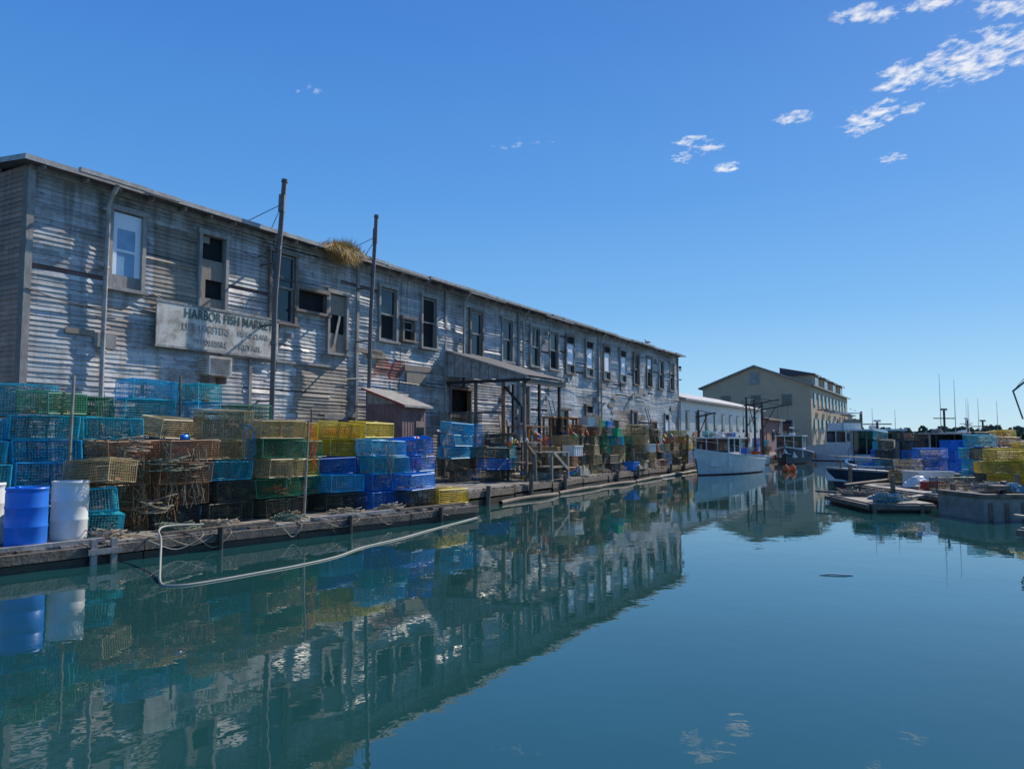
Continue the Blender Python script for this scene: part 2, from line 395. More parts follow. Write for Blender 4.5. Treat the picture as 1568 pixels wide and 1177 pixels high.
text('LIVE LOBSTERS',.26,.75,.50,1.5,m_signf); text('FISH & CLAMS',.20,2.55,.52,1.1,m_signf); text('WHOLESALE',.2,1.1,.16,1.1,m_signf); text('RETAIL',.2,2.6,.16,.8,m_signf)

mb=MB()
for i in range(2600):
    u=random.gauss(9.65,.42); 
    if abs(u-9.65)>1.05: continue
    y=U(-.72,-.1); z=TOP+U(.05,.24)-.02; l=U(.12,.55)*(1.2-abs(u-9.65)*.8); a=U(0,6.28); dn=R()<.5
    tip=(u+math.cos(a)*l*.5, y-U(0,.2), z+(-l*.9 if dn else l*.6))
    mb.poly([(u-.012,y,z),(u+.012,y,z),tip],0)
mb.build('roof_grass',[m_grass],None,(AX,AY,0),WANG)

# porch
po=empty('porch',(AX,AY,0),WANG)
mb=MB()
u=16.15; PE=3.6
mb.poly([(u,-.05,4.4),(u,-PE,4.12),(u,-PE,4.3),(u,-.05,5.4)],0); mb.poly([(u+.05,-.05,4.4),(u+.05,-.05,5.4),(u+.05,-PE,4.3),(u+.05,-PE,4.12)],0)
mb.poly([(u-.1,-.03,5.47),(u-.1,-PE-.2,4.31),(19.3,-PE-.2,4.31),(19.3,-.03,5.47)],2); mb.poly([(u-.1,-.03,5.41),(19.3,-.03,5.41),(19.3,-PE-.2,4.25),(u-.1,-PE-.2,4.25)],1)
mb.poly([(u-.1,-.03,5.41),(u-.1,-PE-.2,4.25),(u-.1,-PE-.2,4.31),(u-.1,-.03,5.47)],0)
for i in range(1,9):
    f=i/9; y=-.05-f*(PE-.05); mb.bb(u-.008,u-.001,y-.008,y+.008,4.4-.28*f,5.36-1.08*f,1)
mb.bb(u-.06,u-.009,-PE-.3,-.05,4.08,4.2,1)
mb.bb(u-.1,19.4,-PE-.15,-PE,4.02,4.2,1)
for o,zt in ((1.4,4.12),(2.65,4.12),(PE-.03,4.05)): 
    mb.bb(u-.0,u+.11,-o-.05,-o+.05,.5,zt,3 if o!=2.65 else 4)
    mb.bb(19.1,19.2,-o-.05,-o+.05,.5,zt+.1,1)
mb.box((u+.06,-3.0,3.6),(.08,1.2,.08),1,rx=.8)
mb.bb(u,u+.1,-PE,-.1,1.5,1.6,1); mb.bb(u,u+.1,-2.6,-.1,2.9,2.98,3)
for i in range(7): mb.bb(u+.02,u+.06,-.15-i*.18-.1,-.15-i*.18,.6,1.5,3)
mb.build('frame',[m_gut,m_steel,m_roof,m_trimd,m_brownwood],po)

sh=empty('tool_shed',BW(11.2,1.5),WANG+.1); sh.scale=(.82,.82,1)
mb=MB(); mb.bb(-.9,.9,-.8,.9,.45,3.05,0)
for i in range(9): mb.bb(-.915,-.901,-.78+i*.19,-.77+i*.19,.45,3.05,1)
for i in range(9): mb.bb(-.88+i*.2,-.87+i*.2,-.815,-.801,.45,3.05,1)
mb.poly([(-1.1,-1.05,3.0),(1.1,-1.05,3.0),(1.1,1.0,3.6),(-1.1,1.0,3.6)],2); mb.poly([(-1.1,-1.05,2.93),(-1.1,1.0,3.53),(1.1,1.0,3.53),(1.1,-1.05,2.93)],2)
mb.poly([(-1.1,-1.05,2.93),(1.1,-1.05,2.93),(1.1,-1.05,3.0),(-1.1,-1.05,3.0)],2); mb.poly([(-1.1,1.0,3.53),(-1.1,-1.05,2.93),(-1.1,-1.05,3.0),(-1.1,1.0,3.6)],3)
mb.bb(-.9,.9,.85,.9,3.0,3.5,0); mb.poly([(-.9,-.8,3.05),(-.9,.9,3.05),(-.9,.9,3.5),(-.9,-.8,3.0)],2); mb.bb(.1,.75,-.84,-.816,.6,2.5,1); mb.bb(.15,.7,-.86,-.842,1.6,2.3,4)
mb.build('shed_body',[m_shed,m_trimd,m_trim,m_red2,m_glass],sh)

mb=MB()
def ell(c,r,m,seg=10,ring=6):
    i=len(mb.v)
    for a in range(ring+1):
        th=math.pi*a/ring
        for k in range(seg):
            an=2*math.pi*k/seg; mb.v.append((c[0]+r[0]*math.cos(th),c[1]+r[1]*math.sin(th)*math.cos(an),c[2]+r[2]*math.sin(th)*math.sin(an)))
    for a in range(ring):
        for k in range(seg):
            j=(k+1)%seg; mb.f.append((i+a*seg+k,i+a*seg+j,i+(a+1)*seg+j,i+(a+1)*seg+k)); mb.m.append(m)
ell((0,0,.2),(.2,.08,.09),0); ell((-.06,0,.23),(.2,.085,.06),1); ell((.17,0,.33),(.06,.045,.045),0); mb.cyl((.12,0,.24),(.16,0,.32),.05,.04,8,0)
mb.cyl((.22,0,.325),(.29,0,.31),.015,.004,6,2); mb.cyl((-.15,0,.22),(-.36,0,.2),.04,.01,6,1); mb.cyl((.02,.03,.13),(.02,.03,0),.007,m=2); mb.cyl((.02,-.03,.13),(.02,-.03,0),.007,m=2)
mb.build('seagull',[m_bird,m_birdg,m_orange],None,BW(39.3,.1,TOP+.19),WANG+2.6,smooth=True)

# ------------------------------------------------------------ wharf
def edge(u): return 5.6-(u-9.4)*.068
wf=empty('wharf',(AX,AY,0),WANG)
mb=MB()
u=-9.0
while u<76:
    w=.19; e=edge(u) if u>8.6 else 2.6
    if u>47: e=3.0+.01*(u-47)
    y1=-e+U(-.06,.06)
    mb.bb(u,u+w-.012,y1,.5,.42,.46+U(0,.01),0 if R()<.8 else 1); u+=w
mb.build('deck_planks',[m_wood2,m_wood],wf)
mb=MB()
for a in range(9,76,3):
    e0=edge(a) if a<47 else 3.0+.01*(a-47); e1=edge(a+3) if a+3<=47 else 3.0+.01*(a-44)
    for dz,th,m in ((.32,.18,0),(.08,.2,1)):
        p=Vector((a,-e0-.05,dz+U(-.03,.02))); q=Vector((a+3,-e1-.05,dz+U(-.03,.02))); 
        ang=math.atan2(q.y-p.y,3); mb.box((p+q)/2,(2.9,.14+.03*(a%2),th),m,rz=ang+U(-.01,.01),ry=U(-.02,.02))
    if R()<.6: mb.cyl((a+1,-e0-.1,-1),(a+1.0+U(-.1,.1),-e0-.14,U(.45,.8)),.08,.07,8,0)
for a in range(-9,76,4): mb.cyl((a,-.4,-1),(a,-.4,.42),.15,m=1)
mb.build('fender_timbers',[m_wood,m_wetwood],wf)
mb=MB(); mb.bb(-9,74,.05,.15,-.5,.42,0); mb.build('bulkhead',[m_wetwood],wf)
for a in (10.5,15.0,19.0,23.5,28,32):
    e=edge(a)
    mb=MB(); mb.tube(spline([(0,0,0),(1.4,U(-.1,.1),.02),(2.8,U(-.1,.1),.03),(4.1,0,.0)],4),.07,10,0); mb.build('floating_log',[m_wood if a%2 else m_wood2],None,BW(a,e+U(.3,.6),.04),WANG+U(-.03,.07),smooth=True)

# ------------------------------------------------------------ near float
fl=empty('dock_float',(FX,FY,0),FANG)
mb=MB()
s=-7.0
while s<10.3:
    w=.2; mb.bb(s,s+w-.01,.02+U(-.04,.06) if s<9.6 else .02+(s-9.6)*.25,4.2,.25,.30+U(0,.012),0 if R()<.75 else 1); s+=w
mb.build('planks',[m_wood2,m_wood],fl)
mb=MB()
for a in (-7,-4,-1,2,5,8):
    b=min(10.35,a+3); mb.box(((a+b)/2,-.05,.20),(b-a-.02,.12,.14),0,ry=U(-.012,.012),rz=U(-.006,.006)); mb.box(((a+b)/2,.0,-.02),(b-a-.02,.14,.26),1)
    mb.box(((a+b)/2+U(-.3,.3),.12,.335),(2.2,.12,.06),2 if a%2 else 0,ry=U(-.008,.008))
mb.bb(10.3,10.38,.2,4.2,-.1,.29,0)
mb.bb(-7,10.3,.1,4.1,-.15,.24,1)
for s0 in (1.15,1.45): mb.bb(s0,s0+.09,-.17,-.115,-.3,.38,2)
mb.bb(1.1,1.6,-.2,-.172,.16,.24,2)
for s0 in (3.3,6.2,8.9): mb.cyl((s0,-.16,-.6),(s0,-.16,.3+U(0,.1)),.05,m=1)
mb.build('rim_timbers',[m_wood,m_wetwood,m_trim],fl)
for k in range(13):
    s0=U(1.0,9.5); l=U(.3,1.3); mb=MB()
    pts=[(0,.12,.33),(l*.1,-.14,.28),(l*.5,-.16,U(.0,.16)),(l*.9,-.14,.26),(l,.15,.34)]
    mb.tube(spline(pts,6),.007,5); p=FW(s0,0); mb.build('mooring_rope',[random.choice([m_rope,m_ropew,m_wetwood,m_rope])],None,p,FANG)
mb=MB()
pts=[(-5.4,13.6,.42),(-5.75,13.0,.46),(-5.72,12.60,.43),(-5.50,12.2,.33),(-5.05,11.2,.10),(-4.66,10.36,.015),(-4.44,10.14,.008),(-4.15,10.3,.008),(-3.62,11.1,.008),(-3.2,11.8,.008),(-2.85,12.6,.008),(-2.62,13.7,.008),(-2.15,14.9,.008),(-1.75,16.2,.008),(-1.35,17.4,.008),(-.85,18.9,.008)]
mb.tube(spline(pts,8),.016,8); mb.build('floating_hose',[m_ropew],smooth=True)

def barrel(name,loc,r,h,mat):
    mb=MB(); p=[(r*.93,0),(r*.97,.02),(r,.08),(r,h*.32),(r*1.03,h*.34),(r*1.03,h*.36),(r,h*.38),(r,h*.64),(r*1.03,h*.66),(r*1.03,h*.68),(r,h*.70),(r,h*.9),(r*.97,h*.95),(r*1.02,h*.96),(r*1.02,h),(r*.9,h),(r*.88,h*.97)]
    mb.lathe((0,0,0),p,28,0); mb.cyl((r*.5,0,h*.97),(r*.5,0,h+.01),.04,m=0,seg=10)
    return mb.build(name,[mat],None,loc,U(0,6),smooth=True)
barrel('blue_barrel',FW(.46,.42,.31),.28,.88,m_barblue)
barrel('white_barrel',FW(1.22,.78,.31),.265,.93,m_barwhite)
barrel('white_barrel',FW(.15,1.15,.31),.265,.93,m_barwhite)

# ------------------------------------------------------------ lobster traps
def trap_mesh(key,Lx=1.02,W=.55,H=.36,sp=.047,r=.0046):
    mb=MB()
    def loop(pts): 
        for a,b_ in zip(pts,pts[1:]+pts[:1]): mb.cyl(a,b_,r,seg=3,cap=False,m=0)
    nx,ny,nz=round(Lx/sp),round(W/sp),round(H/sp)
    for i in range(nx+1):
        x=-Lx/2+Lx*i/nx; loop([(x,-W/2,0),(x,W/2,0),(x,W/2,H),(x,-W/2,H)])
    for i in range(ny+1):
        y=-W/2+W*i/ny; loop([(-Lx/2,y,0),(Lx/2,y,0),(Lx/2,y,H),(-Lx/2,y,H)])
    for i in range(nz+1):
        z=H*i/nz; loop([(-Lx/2,-W/2,z),(Lx/2,-W/2,z),(Lx/2,W/2,z),(-Lx/2,W/2,z)])
    R2=.011
    for y in(-W/2,W/2):
        for z in(0,H): mb.cyl((-Lx/2,y,z),(Lx/2,y,z),R2,seg=5,m=0)
        for x in(-Lx/2,Lx/2): mb.cyl((x,y,0),(x,y,H),R2,seg=5,m=0)
    for x in(-Lx/2,Lx/2):
        for z in(0,H): mb.cyl((x,-W/2,z),(x,W/2,z),R2,seg=5,m=0)
    for xx in (-.05,.25):
        for i in range(9): mb.cyl((xx,-W/2+W*i/8,0),(xx,-W/2+W*i/8,H),.004,seg=3,cap=False,m=1)
        for i in range(6): mb.cyl((xx,-W/2,H*i/5),(xx,W/2,H*i/5),.004,seg=3,cap=False,m=1)
    for k in range(14):
        an=2*math.pi*k/14
        mb.cyl((-.28+.2*math.cos(an),-W/2,H/2+.15*math.sin(an)),(-.28+.08*math.cos(an),.0,H/2+.07*math.sin(an)),.004,seg=3,cap=False,m=1)
        mb.cyl((-.5,.22*math.cos(an),H/2+.16*math.sin(an)),(-.2,.08*math.cos(an),H/2+.07*math.sin(an)),.004,seg=3,cap=False,m=1)
    mb.box((.3,0,.03),(.1,.2,.05),2); mb.box((-.42,.1,.03),(.2,.1,.05),2)
    mb.cyl((.1,0,H*.2),(.13,.02,H*.75),.04,.03,6,2)
    for y in(-W*.36,W*.36): mb.box((0,y,-.008),(Lx,.03,.016),3)
    for k in range(int(U(3,13))):
        c=(U(-.3,.35),U(-.12,.12),U(.04,.16)); rr=U(.08,.15); pts=[(c[0]+rr*math.cos(a*.8),c[1]+rr*math.sin(a*.8),c[2]+.012*a) for a in range(9)]
        mb.tube(pts,.007,3,4)
    sk1,sk2,ph=U(-.035,.035),U(-.03,.03),U(0,9)
    mb.v=[(x+sk1*z/H+.010*math.sin(y*9+ph),y+sk2*z/H+.012*math.sin(x*5+ph),z+(.014*math.sin(x*4+ph)+.01*math.sin(y*7))*(z/H)) for x,y,z in mb.v]
    me=mb.build('tmp',[TR[key],m_net,m_netw,m_wood,random.choice([m_rope,m_ropeb,m_rope,m_orange])])
    d=me.data; bpy.data.objects.remove(me); return d
TM={k:[trap_mesh(k) for _ in range(3)] for k in TR}
def stack(loc,rz,keys,name='lobster_trap_stack',jit=.06):
    e=empty(name,loc,rz); z=.02; lean=(U(-.03,.03),U(-.025,.025))
    for i,k in enumerate(keys):
        o=bpy.data.objects.new('trap_%d'%(i+1),random.choice(TM[k])); COL.objects.link(o); o.parent=e
        o.location=(U(-jit,jit)*2+lean[0]*i,U(-jit,jit)*1.3+lean[1]*i,z); o.rotation_euler=(U(-.025,.025),U(-.02,.02),U(-.14,.14)+(math.pi if R()<.5 else 0))
        if i==len(keys)-1 and i>1:
            q=R()
            if q<.25: o.rotation_euler=(U(.0,.18),U(-.1,.1),U(-.7,.7)); o.location.z=z+.04
            elif q<.36: o.rotation_euler=(math.pi/2+U(-.05,.05),0,U(-.3,.3)); o.location=(U(-.1,.1),.18,z+.28)
        z+=.380+U(0,.03)
    return e
def mixk(n,ks,top=None):
    l=[random.choice(ks) for _ in range(n)]
    if top:
        for i,t in enumerate(top): l[-1-i]=t
    return l
D=['dark','rust','rust','dark']; 
Z=.31
front=[(2.15,1.35,mixk(4,D,['rust'])),(3.2,1.3,mixk(4,['rust','dark','rust'],['rust'])),(4.35,1.35,['dark','dark','teal','tan','tan']),(5.42,1.3,['dark','green','tan','green','tan']),
 (6.25,1.8,['dark','green','olive','green','yellow']),(7.2,1.45,['dark','lblue']),(7.45,2.05,['dark','blue','blue']),(8.5,1.35,['blue','blue','teal','lblue']),(9.5,1.4,['blue','lblue','blue','blue']),(9.15,.78,['dark','blue'])]
for s,w,k in front: stack(FW(s,w,Z),FANG+U(-.18,.18),k)
back=[(.2,2.1,mixk(5,['teal','dark','lblue'])),(1.3,2.05,mixk(6,['teal','lblue','teal'],['green'])),(2.4,2.1,mixk(5,['teal','dark'],['teal'])),(3.5,2.05,mixk(5,['dark','tan','blue'],['tan'])),
 (4.6,2.05,mixk(5,['tan','dark','green'])),(5.7,2.4,mixk(5,['olive','green','dark'],['yellow'])),(6.9,2.1,mixk(3,['blue','dark','teal'])),(8.0,2.1,mixk(5,['blue','lblue'],['yellow','yellow'])),(9.0,2.1,mixk(5,['blue','lblue'],['yellow','teal'])),(9.95,2.1,mixk(3,['blue','teal']))]
for s,w,k in back: stack(FW(s,w,Z),FANG+U(-.18,.18),k)
third=[(.1,2.9,mixk(7,['teal','lblue','teal','teal'],['teal'])),(1.2,2.95,mixk(6,['teal','lblue','dark'],['teal'])),(2.35,2.85,mixk(6,['teal','lblue','tan'],['green','teal'])),(3.5,2.9,mixk(7,['teal','lblue'],['lblue','teal'])),(4.6,2.9,mixk(7,['teal','lblue','dark'],['teal'])),(5.8,3.1,mixk(6,['tan','green'])),(6.9,3.0,mixk(5,['teal','tan','green'])),(8.1,2.9,mixk(5,['teal','yellow','dark'],['yellow','yellow']))]
for s,w,k in third: stack(FW(s,w,Z),FANG+U(-.2,.2)+(math.pi/2 if R()<.25 else 0),k)
stack(FW(9.95,.62,Z),FANG,['yellow'])
stack(FW(1.75,1.05,Z),FANG+1.4,['teal','teal','tan'])
ZW=.47
wl=[(12.6,2.9,5,['lblue','teal','dark']),(13.8,2.6,6,['teal','lblue','dark']),(13.5,3.9,3,['dark','blue']),(15.0,3.3,3,['dark','teal']),
 (17.0,4.2,4,['rust','dark','tan']),(18.0,3.6,4,['dark','rust']),(18.2,4.5,4,['rust','tan']),(19.4,4.3,5,['tan','rust','dark']),(20.6,4.3,5,['tan','tan','rust']),(21.8,4.2,4,['green','dark']),
 (23.2,3.8,4,['teal','green','dark']),(24.4,3.9,4,['teal','dark','tan']),(25.6,3.8,3,['dark','green']),(26.7,3.7,4,['green','dark','tan']),(27.9,3.6,4,['dark','tan']),(29.1,3.5,3,['tan','dark']),
 (30.2,3.5,4,['dark','rust']),(31.3,3.4,4,['dark','teal']),(32.5,3.3,3,['tan','dark']),(33.7,3.2,4,['dark','olive']),(34.9,3.1,4,['rust','dark']),(36.2,3.0,3,['dark','olive']),(37.6,2.8,4,['olive','dark']),(39.2,2.6,4,['yellow','dark']),(41,2.5,3,['dark','teal']),
 (48,2,4,['dark','yellow']),(51,2,3,['dark','teal']),(54,1.8,4,['teal','blue']),(58,2,4,['dark','teal']),(62,2,3,['rust','blue']),(66,2,4,['teal','dark'])]
for u,o,n,k in wl: stack(BW(u,o,ZW),WANG+U(-.3,.3)+(math.pi/2 if R()<.3 else 0),mixk(n+random.choice([-1,0,0,1]),k))
for u,o,n,k in [(24.5,2.5,5,['teal','lblue']),(26,2.4,5,['teal','dark']),(20.3,2.8,6,['tan','dark']),(22,2.6,5,['green','dark']),(29,2.2,4,['dark','tan']),(32,2.2,5,['dark','teal']),(35,2.1,5,['tan','dark']),(38,2,5,['dark','yellow']),(40.5,1.6,4,['teal','dark']),(27.5,2.4,5,['dark','teal']),(30.6,2.3,5,['rust','tan']),(49.5,1.3,5,['teal','dark']),(56,1.3,5,['blue','dark'])]:
    stack(BW(u,o,ZW),WANG+U(-.2,.2),mixk(n,k))
for u,o,n,k in [(26,4.6,2,['dark','tan']),(28.2,4.3,2,['tan','rust']),(30,4.2,1,['rust','dark']),(33,4.0,2,['dark','tan']),(22.6,4.7,2,['rust','dark']),(36,3.7,2,['dark','olive'])]:
    stack(BW(u,o-.35,ZW),WANG+U(-.5,.5),mixk(n,k))

def tote(loc,rz,mat,w=.75,d=.5,h=.4,n=1):
    mb=MB()
    for i in range(n):
        z=i*(h*.8); t=.03
        mb.bb(-w/2,w/2,-d/2,-d/2+t,z,z+h); mb.bb(-w/2,w/2,d/2-t,d/2,z,z+h); mb.bb(-w/2,-w/2+t,-d/2+t,d/2-t,z,z+h); mb.bb(w/2-t,w/2,-d/2+t,d/2-t,z,z+h); mb.bb(-w/2+t,w/2-t,-d/2+t,d/2-t,z+.0,z+.03)
        mb.bb(-w/2-.03,w/2+.03,-d/2-.03,-d/2-.001,z+h-.05,z+h+.002); mb.bb(-w/2-.03,-w/2-.001,-d/2,d/2,z+h-.05,z+h+.001); mb.bb(w/2+.001,w/2+.03,-d/2,d/2,z+h-.05,z+h+.001)
        for k in range(4): mb.bb(-w/2+.1+k*w/4,-w/2+.13+k*w/4,-d/2-.015,-d/2-.001,z+.03,z+h-.06)
    mb.build('fish_tote',[mat],None,loc,rz)
for u,o,mt,n,z in [(22.0,4.0,m_green,2,ZW+1.55),(23.6,3.7,m_tote,2,ZW+1.55),(24.2,3.9,m_green,1,ZW+1.55),(20.2,4.4,m_barwhite,1,ZW+1.95),(25.0,4.4,m_tote,1,ZW),(28.4,4.0,m_barwhite,1,ZW+.8),(31.5,3.8,m_signw,2,ZW),(36.6,3.4,m_barwhite,2,ZW),(38,3.3,m_orange,1,ZW),(17.6,4.9,m_barwhite,1,ZW+.8),(43,2.8,m_tote,2,ZW),(50,2.6,m_orange,1,ZW),(26.6,4.3,m_signw,1,ZW),(34.2,3.6,m_signw,1,ZW),(45,2.6,m_orange,1,ZW),(47.5,2.5,m_barwhite,2,ZW),(55,2.6,m_tote,2,ZW),(59,2.6,m_orange,1,ZW)]:
    tote(BW(u,o,z),WANG+U(-.3,.3),mt,n=n)
for u,o,mt in [(19,3.1,m_barblue),(27.3,2.9,m_barwhite),(30,2.7,m_barblue),(35.4,2.4,m_barblue),(41.9,2.6,m_barwhite),(46,2.6,m_barblue),(53,2.6,m_barblue)]:
    barrel('plastic_barrel',BW(u,o,ZW),.28,.88,mt)
def tarp(loc,w,d,h,mat,rz):
    mb=MB(); n=16
    g=[[None]*(n+1) for _ in range(n+1)]
    for i in range(n+1):
        for j in range(n+1):
            x=i/n-.5; y=j/n-.5; r_=max(abs(x),abs(y))*2
            z=h*(1-r_**5)*(.75+.5*mnoise.noise(Vector((x*3+loc[0],y*3,h))))+.10*mnoise.noise(Vector((i*.55+loc[0],j*.55,h)))
            g[i][j]=(x*w*(1-.2*r_**3+.12*mnoise.noise(Vector((x*5,y*5,loc[0])))),y*d*(1-.2*r_**3),max(.02,z))
    for i in range(n):
        for j in range(n): mb.poly([g[i][j],g[i+1][j],g[i+1][j+1],g[i][j+1]])
    mb.build('canvas_tarp',[mat],None,loc,rz)
for u,o,w,d,h,mt in [(25.4,4.55,1.1,.6,.35,m_tarp),(29.6,4.0,1.3,.8,.6,m_tarp),(18.6,5.0,.9,.5,.45,m_tarp)]: tarp(BW(u,o-.2,ZW),w,d,h,mt,WANG+U(-.3,.3))
def rack(loc,rz,w,d,h,mat):
    mb=MB()
    for x in(-w/2,w/2):
        for y in(-d/2,d/2): mb.box((x,y,h/2),(.08,.08,h))
    for z in(h*.45,h):
        for y in (-d/2+.05,-d/6,d/6,d/2-.05): mb.box((0,y,z+.02),(w+.1,d/4.4,.04))
    for x in(-w/2,w/2): mb.box((x,0,h*.25),(.06,d,.06))
    mb.box((0,-d/2-.05,h*.7),(w*1.1,.03,.1),ry=.5)
    mb.build('work_rack',[mat],None,loc,rz)
rack(BW(15.7,4.9,ZW),WANG,1.3,.8,.95,m_wood2); rack(BW(17.3,3.2,ZW),WANG,1.6,1.0,1.9,m_brownwood); rack(BW(19.2,3.6,ZW),WANG+.2,1.5,1,2.3,m_brownwood); rack(BW(33,2.2,ZW),WANG+.1,1.5,1,2.0,m_wood); rack(BW(21.2,3.3,ZW),WANG,1.6,.9,2.3,m_wood); rack(BW(14.7,4.4,ZW),WANG+.1,1.2,.7,1.3,m_wood)
for u in (19.8,24.8,31.0,38.6,15.3):
    mb=MB()
    if u in(24.8,38.6):
        for x in(0,.42): mb.cyl((x,-.9,0),(x,-.02,3.4),.03,m=0)
        for i in range(9): f=(i+1)/10; mb.cyl((0,-.9+.88*f,3.4*f),(.42,-.9+.88*f,3.4*f),.018,m=0)
        mb.build('wooden_ladder',[m_wood2],None,BW(u,.15,ZW),WANG)
    else:
        for i in range(4): mb.box((i*.22,-.3,1.2),(.17,.03,2.5+U(-.4,.4)),rx=-.2+U(-.03,.03),ry=U(-.05,.05))
        mb.build('leaning_boards',[m_ply],None,BW(u,.25,ZW),WANG)
def buoy(loc,m1,m2,rx=0):
    mb=MB(); mb.lathe((0,0,0),[(.02,0),(.055,.04),(.07,.12),(.07,.17)],12,0); mb.lathe((0,0,.17),[(.07,.0),(.06,.07),(.035,.12),(.02,.14)],12,1); mb.cyl((0,0,.28),(0,0,.5),.01,m=2)
    o=mb.build('lobster_buoy',[m1,m2,m_wood],None,loc,U(0,6),smooth=True); o.rotation_euler=(rx,U(-.6,.6),U(0,6))
BC=[m_orange,m_barwhite,TR['yellow'],m_green,m_red2,m_barblue]
for k in range(50):
    u=U(13,46); buoy(BW(u,edge(u)-U(.2,1.6),ZW+random.choice([.02,1.2,1.5])),random.choice(BC),random.choice(BC),U(-1.4,1.4))
for s,w,z in ((3.3,1.2,1.93),(9.3,1.3,1.9),(8.6,.9,.33)): buoy(FW(s,w,z),random.choice(BC),random.choice(BC),1.5)
def heap(loc,r,mat,name='rope_heap',n=26,h=.22,th=.010):
    mb=MB(); 
    for k in range(n):
        c=(U(-r,r)*.5,U(-r,r)*.5,U(0,h)); rr=U(.12,r*.7); a0=U(0,6); tl=U(-.4,.4)
        pts=[(c[0]+rr*math.cos(a0+a*.7),c[1]+rr*math.sin(a0+a*.7)*.8,max(.01,c[2]+tl*rr*math.cos(a*.7+a0))) for a in range(10)]
        mb.tube(pts,th,4)
    mb.build(name,[mat],None,loc)
for s,w,mt in [(1.7,.45,m_rope),(2.9,.55,m_net),(3.6,.5,m_rope),(5.2,.5,m_net),(7.9,.45,m_rope),(6.6,.4,m_rope)]: heap(FW(s,w,.31),.36,mt,h=.12)
for k in range(20):
    u=U(11,44); heap(BW(u,edge(u)-.45,ZW),.4,random.choice([m_rope,m_ropeb,m_ropew,m_rope]))
for k in range(8): heap(FW(U(2,4),U(1.0,1.5),U(.6,1.75)),.4,random.choice([m_rope,m_net]),n=18,th=.008)
def drape(p,l,wd,mat,rz):
    mb=MB()
    for k in range(int(14*wd)+6):
        x=U(-wd/2,wd/2); z0=U(-.1,.05); pts=[(x,.1,z0+.05),(x+U(-.05,.05),-.03,z0)]
        for j in range(1,6): pts.append((x+U(-.07,.07),-.04-U(0,.05),z0-l*j/5*U(.85,1.1)))
        mb.tube(spline(pts,3),.006,4)
    mb.build('hanging_rope',[mat],None,p,rz)
for s,w,z,l,wd,mt in [(2.2,1.04,1.8,.8,.7,m_net),(3.3,1.0,1.75,1.0,.8,m_rope),(4.6,1.05,2.2,.7,.25,m_ropeb),(5.6,1.0,2.2,1.1,.2,m_rope),(8.4,1.05,1.85,.8,.25,m_ropew),(9.6,1.08,1.85,.5,.3,m_rope),(2.8,1.02,1.1,.6,.9,m_netw),(6.5,1.5,2.2,.9,.2,m_orange)]:
    drape(FW(s,w,z),l,wd,mt,FANG)
for k in range(16):
    u=U(16,40); drape(BW(u,edge(u)-1.15,ZW+U(.8,1.6)),U(.4,1),U(.2,.8),random.choice([m_net,m_rope,m_ropeb,m_orange,m_ropew]),WANG)
for s,w,h,mt in [(1.55,1.7,2.7,m_wood2),(5.95,1.0,2.0,m_wood2),(4.0,2.5,2.9,m_wood),(7.2,2.4,2.3,m_wood)]:
    mb=MB(); mb.cyl((0,0,0),(U(-.1,.1),U(-.1,.1),h),.03,.025,8); mb.build('wooden_post',[mt],None,FW(s,w,.3))
for u,h in ((14.2,1.4),(25.3,1.5),(35.8,2.2),(46.3,2.6),(52,2.2),(60,2.8),(68,2.5)):
    mb=MB(); mb.cyl((0,0,-1),(U(-.1,.1),U(-.1,.1),h),.08,.07,8); mb.build('dock_piling',[m_wood],None,BW(u,(edge(u) if u<47 else 3)-.1,0))

# ------------------------------------------------------------ low white building beyond
lw=empty('low_white_warehouse',BW(46.6,0),WANG)
mb=MB(); L2=27
mb.bb(0,L2,.0,9,.4,4.9,0); mb.poly([(-.3,-.5,4.95),(L2+.3,-.5,4.95),(L2+.3,4.5,6.2),(-.3,4.5,6.2)],1); mb.poly([(-.3,9.4,4.95),(-.3,4.5,6.2),(L2+.3,4.5,6.2),(L2+.3,9.4,4.95)],1)
mb.poly([(-.3,-.5,4.8),(-.3,4.5,6.05),(L2+.3,4.5,6.05),(L2+.3,-.5,4.8)],1); mb.poly([(-.3,-.5,4.8),(L2+.3,-.5,4.8),(L2+.3,-.5,4.95),(-.3,-.5,4.95)],2)
mb.poly([(0,0,4.9),(0,9,4.9),(0,4.5,6.1)],0); mb.poly([(L2,0,4.9),(L2,4.5,6.1),(L2,9,4.9)],0); mb.poly([(-.3,-.5,4.8),(-.3,-.5,4.95),(-.3,4.5,6.2),(-.3,4.5,6.05)],2)
for i in range(10):
    u=1.2+i*2.6; mb.bb(u-.08,u+.88,-.03,.0,2.6,4.1,2); mb.bb(u,u+.8,-.05,-.031,2.7,4.0,3)
for i in range(40): mb.bb(0,L2,-.012,-.001,.5+i*.11,.515+i*.11,4)
for u in(3,12,20): mb.bb(u,u+1.6,-.07,-.052,.45,2.5,5)
mb.build('shell',[m_white,m_gut,m_trim,m_glass,m_trim,m_brownwood],lw)
tb=empty('tan_gabled_building',(38.9,100,0),WANG)
mb=MB(); Wd=14.2; Lg=39; ev=9.0; ap=11.7
mb.poly([(0,0,0),(Lg,0,0),(Lg,0,ev),(0,0,ev)],0); mb.poly([(0,Wd,0),(0,0,0),(0,0,ev),(0,Wd/2,ap),(0,Wd,ev)],0); mb.poly([(Lg,0,0),(Lg,Wd,0),(Lg,Wd,ev),(Lg,Wd/2,ap),(Lg,0,ev)],0); mb.poly([(Lg,Wd,0),(0,Wd,0),(0,Wd,ev),(Lg,Wd,ev)],0)
k=.5; sl=(ap-ev)/(Wd/2)
